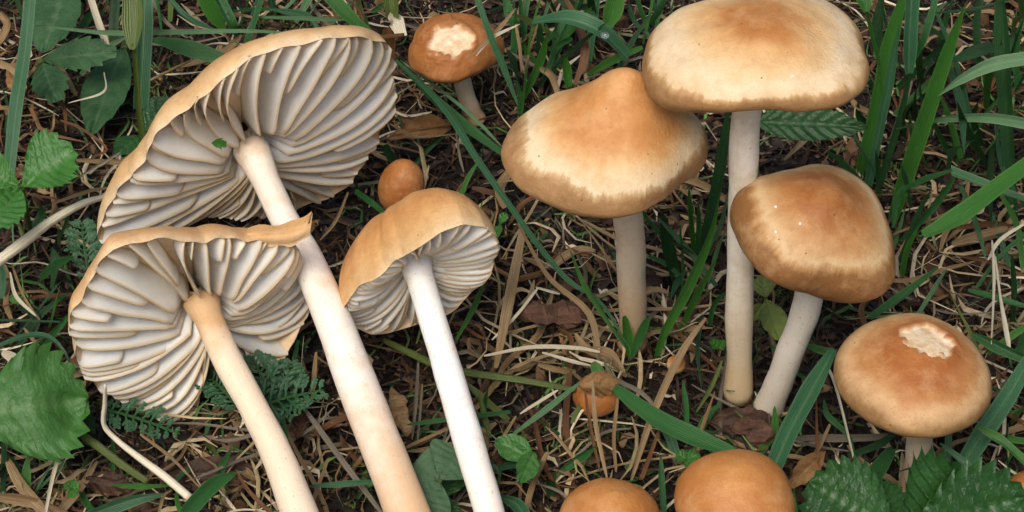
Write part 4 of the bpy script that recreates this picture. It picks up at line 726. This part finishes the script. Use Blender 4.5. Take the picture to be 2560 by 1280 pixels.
def chip(label, px, py, z, L, Wd, H, rz, mat):
    c = atz(px, py, z); V = []; nx = 15
    for i in range(nx):
        u = i / (nx - 1) * 2 - 1; k = (1 - abs(u) ** 4) ** .5 * .85 + .15
        for a in np.linspace(0, 2 * math.pi, 8, endpoint=False):
            y = math.cos(a) * Wd / 2 * k; z_ = max(-.5, min(1, math.sin(a))) * H / 2; x = u * L / 2
            q = np.array([x, y, z_]); q = q + .09 * np.array([nz(q, 3, px), nz(q, 4, py), nz(q, 5, 2)]) + .05 * np.array([nz(q, 9, px), nz(q, 9, py), nz(q, 9, 2)])
            V.append(c + np.array([q[0] * math.cos(rz) - q[1] * math.sin(rz), q[0] * math.sin(rz) + q[1] * math.cos(rz), q[2]]))
    tag(put('bark_chip', V, grid_faces(nx, 8, True) + [tuple(range(8))[::-1], tuple(range((nx - 1) * 8, nx * 8))], MAT[mat], None, None, False), label, 'bark chip')
chip('reddish-brown bark chip lying beside the tan mushroom stem', 1385, 785, .35, .95, .38, .28, -.05, 'bark')
chip('upright tan wood chip on dark soil between fallen stems', 998, 1025, .2, .9, .24, .12, 1.75, 'chip')
chip('dark red bark chip under the foot of the tall mushroom', 1880, 1075, .2, .6, .35, .2, -.4, 'bark')
# yarrow: feathery leaves, each a rachis with many fine lobes
def feathery(label, b, tp, wpx, seed):
    rg = random.Random(seed); B, Tp = atz(*b), atz(*tp); L = np.linalg.norm(Tp - B); T = unit(Tp - B); s = unit(np.cross(T, NR)); n_ = np.cross(s, T)
    t = thing('yarrow_leaf', B, label, 'leaf'); V, F, pc = [], [], []
    def lobe(p, d, l, wd):
        sd = unit(np.cross(d, n_)); k = len(V)
        for u, ww in ((0, .5), (.45, 1), (.8, .7), (1, .08)):
            q = p + d * l * u + n_ * (.12 * l * math.sin(u * 3)); V.extend([q - sd * wd * ww / 2, q + n_ * wd * .15, q + sd * wd * ww / 2]); pc.extend([(.9, 0, u), (.2, .5, u), (.9, 1, u)])
        for i in range(3):
            for j in range(2): F.append((k + i * 3 + j, k + i * 3 + j + 1, k + i * 3 + j + 4, k + i * 3 + j + 3))
    N_ = 10
    for i in range(N_):
        u = (i + .5) / N_; p = B + T * L * u + n_ * .12 * math.sin(u * 3)
        ln = wpx / 320 * (math.sin(math.pi * (u * .8 + .16)) ** .7) * rg.uniform(.8, 1.15)
        for sg in (-1, 1):
            d = unit(s * sg + T * rg.uniform(.35, .8) + n_ * rg.uniform(.0, .5)); lobe(p, d, ln, .045)
            for v in (.35, .6, .85):
                for s2 in (-1, 1):
                    d2 = unit(d + np.cross(n_, d) * s2 * rg.uniform(.7, 1.1) + n_ * rg.uniform(-.2, .4)); lobe(p + d * ln * v, d2, ln * rg.uniform(.25, .45) * (1.1 - .4 * v), rg.uniform(.04, .065))
    put('frond', V, F, MAT['leaf_yarrow'], t, dict(pc=pc)); stalk(t, [B, B + T * L * .5 + n_ * .12, Tp], .025, 'g_mid', 'midrib')
for i, (lb, b, tp, w_) in enumerate((('feathery dark leaf spreading between two fallen stems', (610, 1030, .4), (810, 975, .7), 130), ('feathery leaf pointing up to the notched gilled cap', (690, 1020, .4), (630, 890, .8), 110), ('feathery leaf tip between the tan-tinged and cream stems', (700, 1030, .4), (730, 905, .6), 90),
        ('feathery leaf under the missing wedge of the gilled cap', (600, 1020, .3), (515, 935, .4), 100), ('feathery leaf beside the outer edge of the big gilled cap', (225, 700, .4), (205, 555, .8), 95), ('feathery leaf lying below the notched gilled cap', (250, 1020, .4), (450, 1085, .4), 90), ('feathery leaf stub in the litter near the reddish dead leaf', (690, 1010, .3), (700, 1060, .5), 90))):
    feathery(lb, b, tp, w_, i)
# scrap of green on the gills
P0 = atplane(548, 358, OA + unit(nA) * .1, unit(nA)); V, F, pc = leaf_geo(P0 + unit(nA) * .02 + np.array([-.12, 0, .02]), P0 + np.array([.1, 0, -.03]), .16, NR, teeth=3, tooth=.5, wide=.5, droop=.0)
tag(put('leaf_scrap', V, F, MAT['g_bright'], None, dict(pc=pc)), 'tiny green scrap stuck to the wide pale gills', 'leaf scrap')
# water drop on the arching blade
V = []; q = atz(1512, 88, 1.85)
for k in range(6):
    for j in range(10): V.append(q + .07 * np.array([math.sin(k / 5 * 3.1416) * math.cos(j * .628), math.sin(k / 5 * 3.1416) * math.sin(j * .628), .7 * math.cos(k / 5 * 3.1416)]))
tag(put('water_drop', V, grid_faces(6, 10, True, flip=True), MAT['drop'], None), 'clear water drop on the broad arching bluish blade', 'water drop')

# ------------------------------------------------------------------ loose litter
def fibres(name, label, cat, N, xr, yr, lr, wr, zr, cols, pitch, curl, mat, dens=None, upright=0.):
    x = RNG.uniform(*xr, N); y = RNG.uniform(*yr, N)
    if dens is not None:
        k = RNG.random(N) < dens(x, y); x, y = x[k], y[k]; N = len(x)
    L = np.exp(RNG.uniform(math.log(lr[0]), math.log(lr[1]), N)); Wd = np.exp(RNG.uniform(math.log(wr[0]), math.log(wr[1]), N))
    az = RNG.uniform(0, 2 * np.pi, N); pt = RNG.normal(0, pitch, N) + upright; z0 = gh(x, y) + RNG.uniform(zr[0], zr[1], N) ** 1.0
    c = np.array(cols)[RNG.integers(0, len(cols), N)] * RNG.uniform(.6, 1.25, (N, 1)); cu = RNG.normal(0, curl, N)
    ST = 5; u = np.linspace(-.5, .5, ST)
    dx, dy = np.cos(az), np.sin(az); roll = RNG.uniform(-.9, .9, N)
    V = np.zeros((N, ST, 3, 3)); C = np.ones((N, ST, 3, 4)); C[..., :3] = c[:, None, None, :]
    for i in range(ST):
        a2 = az + cu * u[i] * 2
        p = np.stack([x + L * u[i] * np.cos(a2) * np.cos(pt), y + L * u[i] * np.sin(a2) * np.cos(pt), z0 + L * (u[i] + (.5 if upright else 0)) * np.sin(pt) + .04 * np.sin(u[i] * 9 + az)], 1)
        s = np.stack([-np.sin(a2) * np.cos(roll), np.cos(a2) * np.cos(roll), np.sin(roll)], 1)
        tp = 1 - .75 * abs(u[i] * 2) ** 3
        for j, xx in enumerate((-.5, 0, .5)):
            V[:, i, j] = p + s * (Wd * xx * tp)[:, None]; 
            if j == 1: V[:, i, j, 2] += Wd * .22
    base = (np.arange(N) * ST * 3)[:, None, None]
    q = np.array([[i * 3 + j, i * 3 + j + 1, i * 3 + j + 4, i * 3 + j + 3] for i in range(ST - 1) for j in range(2)])
    F = (base + q[None]).reshape(-1, 4)
    me = bpy.data.meshes.new(name); me.vertices.add(N * ST * 3); me.vertices.foreach_set('co', V.ravel())
    me.loops.add(F.size); me.loops.foreach_set('vertex_index', F.ravel().astype(np.int32)); me.polygons.add(len(F)); me.polygons.foreach_set('loop_start', np.arange(0, F.size, 4, dtype=np.int32))
    at = me.attributes.new('col', 'FLOAT_COLOR', 'POINT'); at.data.foreach_set('color', C.ravel().astype(np.float32)); me.update(calc_edges=True); me.validate()
    return tag(link(name, me, MAT[mat]), label, cat, kind='stuff')
# bare dark soil shows in some places: fewer fibres there
BARE = [(*atz(1130, 430)[:2], 1.2), (*atz(1850, 1040)[:2], 1.0), (*atz(1780, 960)[:2], .6), (*atz(860, 620)[:2], .6), (*atz(760, 960)[:2], .5), (*atz(2060, 820)[:2], .7), (*atz(640, 30)[:2], .6), (*atz(1000, 960)[:2], .9), (*atz(100, 660)[:2], .9), (*atz(1340, 1010)[:2], .5), (*atz(1900, 900)[:2], .6), (*atz(2150, 1000)[:2], .7), (*atz(330, 300)[:2], 1.), (*atz(1700, 120)[:2], .8), (*atz(2330, 200)[:2], .9)]
def bare(x, y):
    d = np.ones_like(x)
    for bx, by, r in BARE: d *= 1 - .95 * np.exp(-((x - bx) ** 2 + (y - by) ** 2) / r ** 2)
    return d
def dens(x, y):
    return bare(x, y) * (.55 + .45 * np.sin(x * 1.3 + 1.7 * np.sin(y * .9)) * np.cos(y * 1.1 + x * .4) ** 1)
SX, SY = (-13, 13), (-9, 11)
STR = [(.34, .235, .115), (.24, .15, .065), (.17, .09, .036), (.44, .34, .19), (.11, .055, .022), (.2, .165, .11), (.60, .51, .35), (.15, .15, .07)]
DRK = [(.02, .013, .008), (.042, .023, .012), (.07, .036, .017), (.013, .01, .007), (.10, .06, .028), (.018, .014, .01)]
fibres('dark_litter', 'dark rotting plant fibres covering the soil', 'litter', 24000, SX, SY, (.25, 1.2), (.02, .10), (-.02, .16), DRK, .22, .5, 'fibre')
fibres('straw_litter', 'fine dry tan fibres matted over the ground', 'litter', 6000, SX, SY, (.4, 1.9), (.02, .085), (.0, .30), STR, .22, .5, 'fibre', dens)
fibres('straw_chaff', 'short pale chaff scattered in the litter', 'litter', 5000, SX, SY, (.1, .45), (.03, .09), (.0, .3), STR, .4, .3, 'fibre', dens)
fibres('fine_grass', 'tiny green shoots sprinkled through the litter', 'grass', 1500, SX, SY, (.4, 1.6), (.025, .08), (.0, .2), [(.05, .14, .025), (.08, .2, .04), (.035, .1, .02), (.1, .17, .05)], .4, .6, 'fibre')
def far(x, y): return (np.hypot(x, y - 1) > 11).astype(float)
fibres('surrounding_grass', 'grass growing around the mushroom patch', 'grass', 12000, (-34, 34), (-24, 34), (2., 6.), (.1, .28), (0, .1), [(.05, .14, .025), (.08, .2, .04), (.035, .1, .02), (.3, .22, .1)], .35, .5, 'fibre', far, upright=.9)
fibres('leaf_flakes', 'brown flakes of rotted leaf in the litter', 'litter', 3500, SX, SY, (.2, .8), (.1, .3), (.0, .2), [(.04, .02, .011), (.08, .037, .018), (.13, .068, .03), (.03, .022, .015), (.2, .125, .058)], .25, .6, 'fibre', dens)
CLU = [(*atz(x_, y_)[:2], r_) for x_, y_, r_ in ((1400, 890, .9), (2420, 720, 1.0), (1450, 1080, .9), (250, 430, .8), (620, 1200, 1.0), (90, 1230, .9), (1290, 760, .7), (1330, 180, .6), (30, 150, .6), (2200, 1130, .7), (1650, 800, .5), (1180, 480, .5))]
def cdens(x, y):
    d = np.full_like(x, .05)
    for bx, by, r in CLU: d = np.maximum(d, np.exp(-((x - bx) ** 2 + (y - by) ** 2) / r ** 2))
    return d * bare(x, y)
fibres('bleached_straw', 'bleached straw fibres matted in pale patches', 'litter', 6500, SX, SY, (.5, 2.2), (.025, .085), (.12, .42), [(.62, .53, .37), (.5, .4, .25), (.42, .32, .18), (.3, .24, .12), (.22, .15, .07)], .2, .45, 'fibre', cdens)
# moss
mo = [(930, 1255, .35), (1430, 1075, .4), (690, 40, .3), (100, 1250, .3), (1230, 200, .35), (1950, 740, .4), (2230, 420, .4), (40, 760, .3), (560, 1260, .3), (1300, 850, .25), (420, 220, .5)]
def mdens(x, y):
    d = np.zeros_like(x)
    for px, py, r in mo: b_ = atz(px, py); d = np.maximum(d, np.exp(-((x - b_[0]) ** 2 + (y - b_[1]) ** 2) / r ** 2))
    return d
fibres('moss', 'small tufts of yellow-green moss in the litter', 'moss', 60000, SX, SY, (.12, .3), (.02, .04), (0, .15), [(.09, .14, .025), (.05, .1, .02), (.14, .17, .04)], .4, .5, 'fibre', mdens, upright=.8)
# soil crumbs
def crumbs(N):
    ico = np.array([(0, 0, 1), (.9, 0, .3), (.28, .85, .3), (-.72, .52, .3), (-.72, -.52, .3), (.28, -.85, .3), (0, 0, -.6)])
    tri = np.array([(0, 1, 2), (0, 2, 3), (0, 3, 4), (0, 4, 5), (0, 5, 1), (6, 2, 1), (6, 3, 2), (6, 4, 3), (6, 5, 4), (6, 1, 5)])
    x = RNG.uniform(*SX, N); y = RNG.uniform(*SY, N); r = np.exp(RNG.uniform(math.log(.02), math.log(.09), N)); z = gh(x, y) + r * .3 + RNG.uniform(0, .08, N)
    V = np.stack([x, y, z], 1)[:, None] + ico[None] * r[:, None, None] * RNG.uniform(.5, 1.4, (N, 7, 3))
    F = (np.arange(N)[:, None, None] * 7 + tri[None]).reshape(-1, 3); c = np.array(DRK + [(.2, .15, .09), (.02, .015, .01)])[RNG.integers(0, 8, N)] * RNG.uniform(.5, 1.3, (N, 1))
    C = np.ones((N, 7, 4)); C[..., :3] = c[:, None]
    tag(link('soil_crumbs', mesh('soil_crumbs', V.reshape(-1, 3), F, dict(col=C.reshape(-1, 4)), smooth=False), MAT['fibre']), 'dark crumbs of soil strewn between the straws', 'soil', kind='stuff')
crumbs(14000)
# loose straws one can pick out, copies of a few shapes
protos = []; PLW = []
for k in range(12):
    L = [2.4, 1.7, 3.0, 1.3, 2.0, 2.7, 1.1, 1.6, 3.4, 2.2, 1.4, 1.9][k]; w0 = [.1, .06, .075, .13, .05, .09, .16, .07, .06, .12, .1, .05][k]
    n_ = 12; u = np.linspace(-.5, .5, n_); bend = RNG.normal(0, .35); kink = RNG.uniform(-.2, .2)
    P = np.stack([u * L, bend * L * u ** 2 + .06 * np.sin(u * 8 + k), .05 * np.sin(u * 7 + k * 2) + np.where(u > kink, (u - kink) * RNG.normal(0, .25) * L, 0)], 1)
    V, F, pc = ribbon(P, w0 * (1 - .7 * np.abs(u * 2) ** 4), (0, 0, 1), .3, 5, RNG.normal(0, .8), RNG.random())
    mt = ['tan', 'tan', 'grey', 'tan', 'pale', 'brown', 'tan', 'grey', 'tan', 'tan', 'brown', 'pale'][k]
    me = mesh('loose_straw', V, F, dict(pc=pc)); me.materials.append(MAT[mt]); protos.append((me, mt)); PLW.append((L, w0))
for k in range(330):
    px, py = RNG.uniform(-40, 2600), RNG.uniform(-40, 1320); q = atz(px, py)
    if RNG.random() > dens(q[:1], q[1:2])[0] + .12: continue
    pi = int(RNG.integers(0, 12)); me, mt = protos[pi]
    o = bpy.data.objects.new('loose_straw', me); COL.objects.link(o)
    o.location = (q[0], q[1], float(gh(q[0], q[1])) + RNG.uniform(.14, .42)); o.rotation_euler = (RNG.normal(0, .3), RNG.normal(0, .12), RNG.uniform(0, 6.28)); s_ = RNG.uniform(.65, 1.1); o.scale = (s_,) * 3
    L_, w_ = PLW[pi]; kk = near(px, py); ds = ('short' if L_ < 1.8 else 'long') + (' broad' if w_ > .085 else ' narrow')
    tag(o, f'{ds} loose {TONE[mt]} straw lying by {kk}', 'straw', f'{ds} loose {TONE[mt]} straws by {kk}')

# further grass strands in the grassier corners
for x0, y0, x1, y1, n_, hmax in ((1270, -10, 1640, 250, 30, 2.2), (2190, -10, 2560, 520, 40, 3.0), (400, -10, 960, 110, 18, 1.2), (0, 560, 170, 900, 9, 1.0), (2260, 640, 2560, 1150, 16, 1.3), (1640, 560, 1830, 900, 9, 1.6), (0, 1120, 700, 1280, 14, .8), (0, -10, 400, 380, 10, 1.0), (1130, 1050, 1420, 1280, 10, .7), (1640, 1050, 1960, 1180, 6, .6), (1000, 300, 1260, 560, 5, .6)):
    for k in range(n_):
        bx, by = RNG.uniform(x0, x1), RNG.uniform(y0, y1); L = RNG.uniform(70, 260) * min(1, hmax / 1.5 + .2); an = RNG.normal(0, .6) + (math.pi if RNG.random() < .15 else 0)
        tx, ty = bx + math.sin(an) * L, by - math.cos(an) * L; mx, my = (bx + tx) / 2 + RNG.normal(0, 14), (by + ty) / 2 - 8
        m_ = ['g_bright', 'g_mid', 'g_mid', 'g_blue', 'g_dark', 'g_dark', 'g_pale', 'g_olive'][int(RNG.integers(0, 8))]
        w_ = float(RNG.uniform(7, 26)); h_ = RNG.uniform(.3, 1) * hmax
        blade([(bx, by), (mx, my), (tx, ty)], [w_ * .8, w_, w_ * .6], m_, Z(.05, h_), None, (.8, .05))
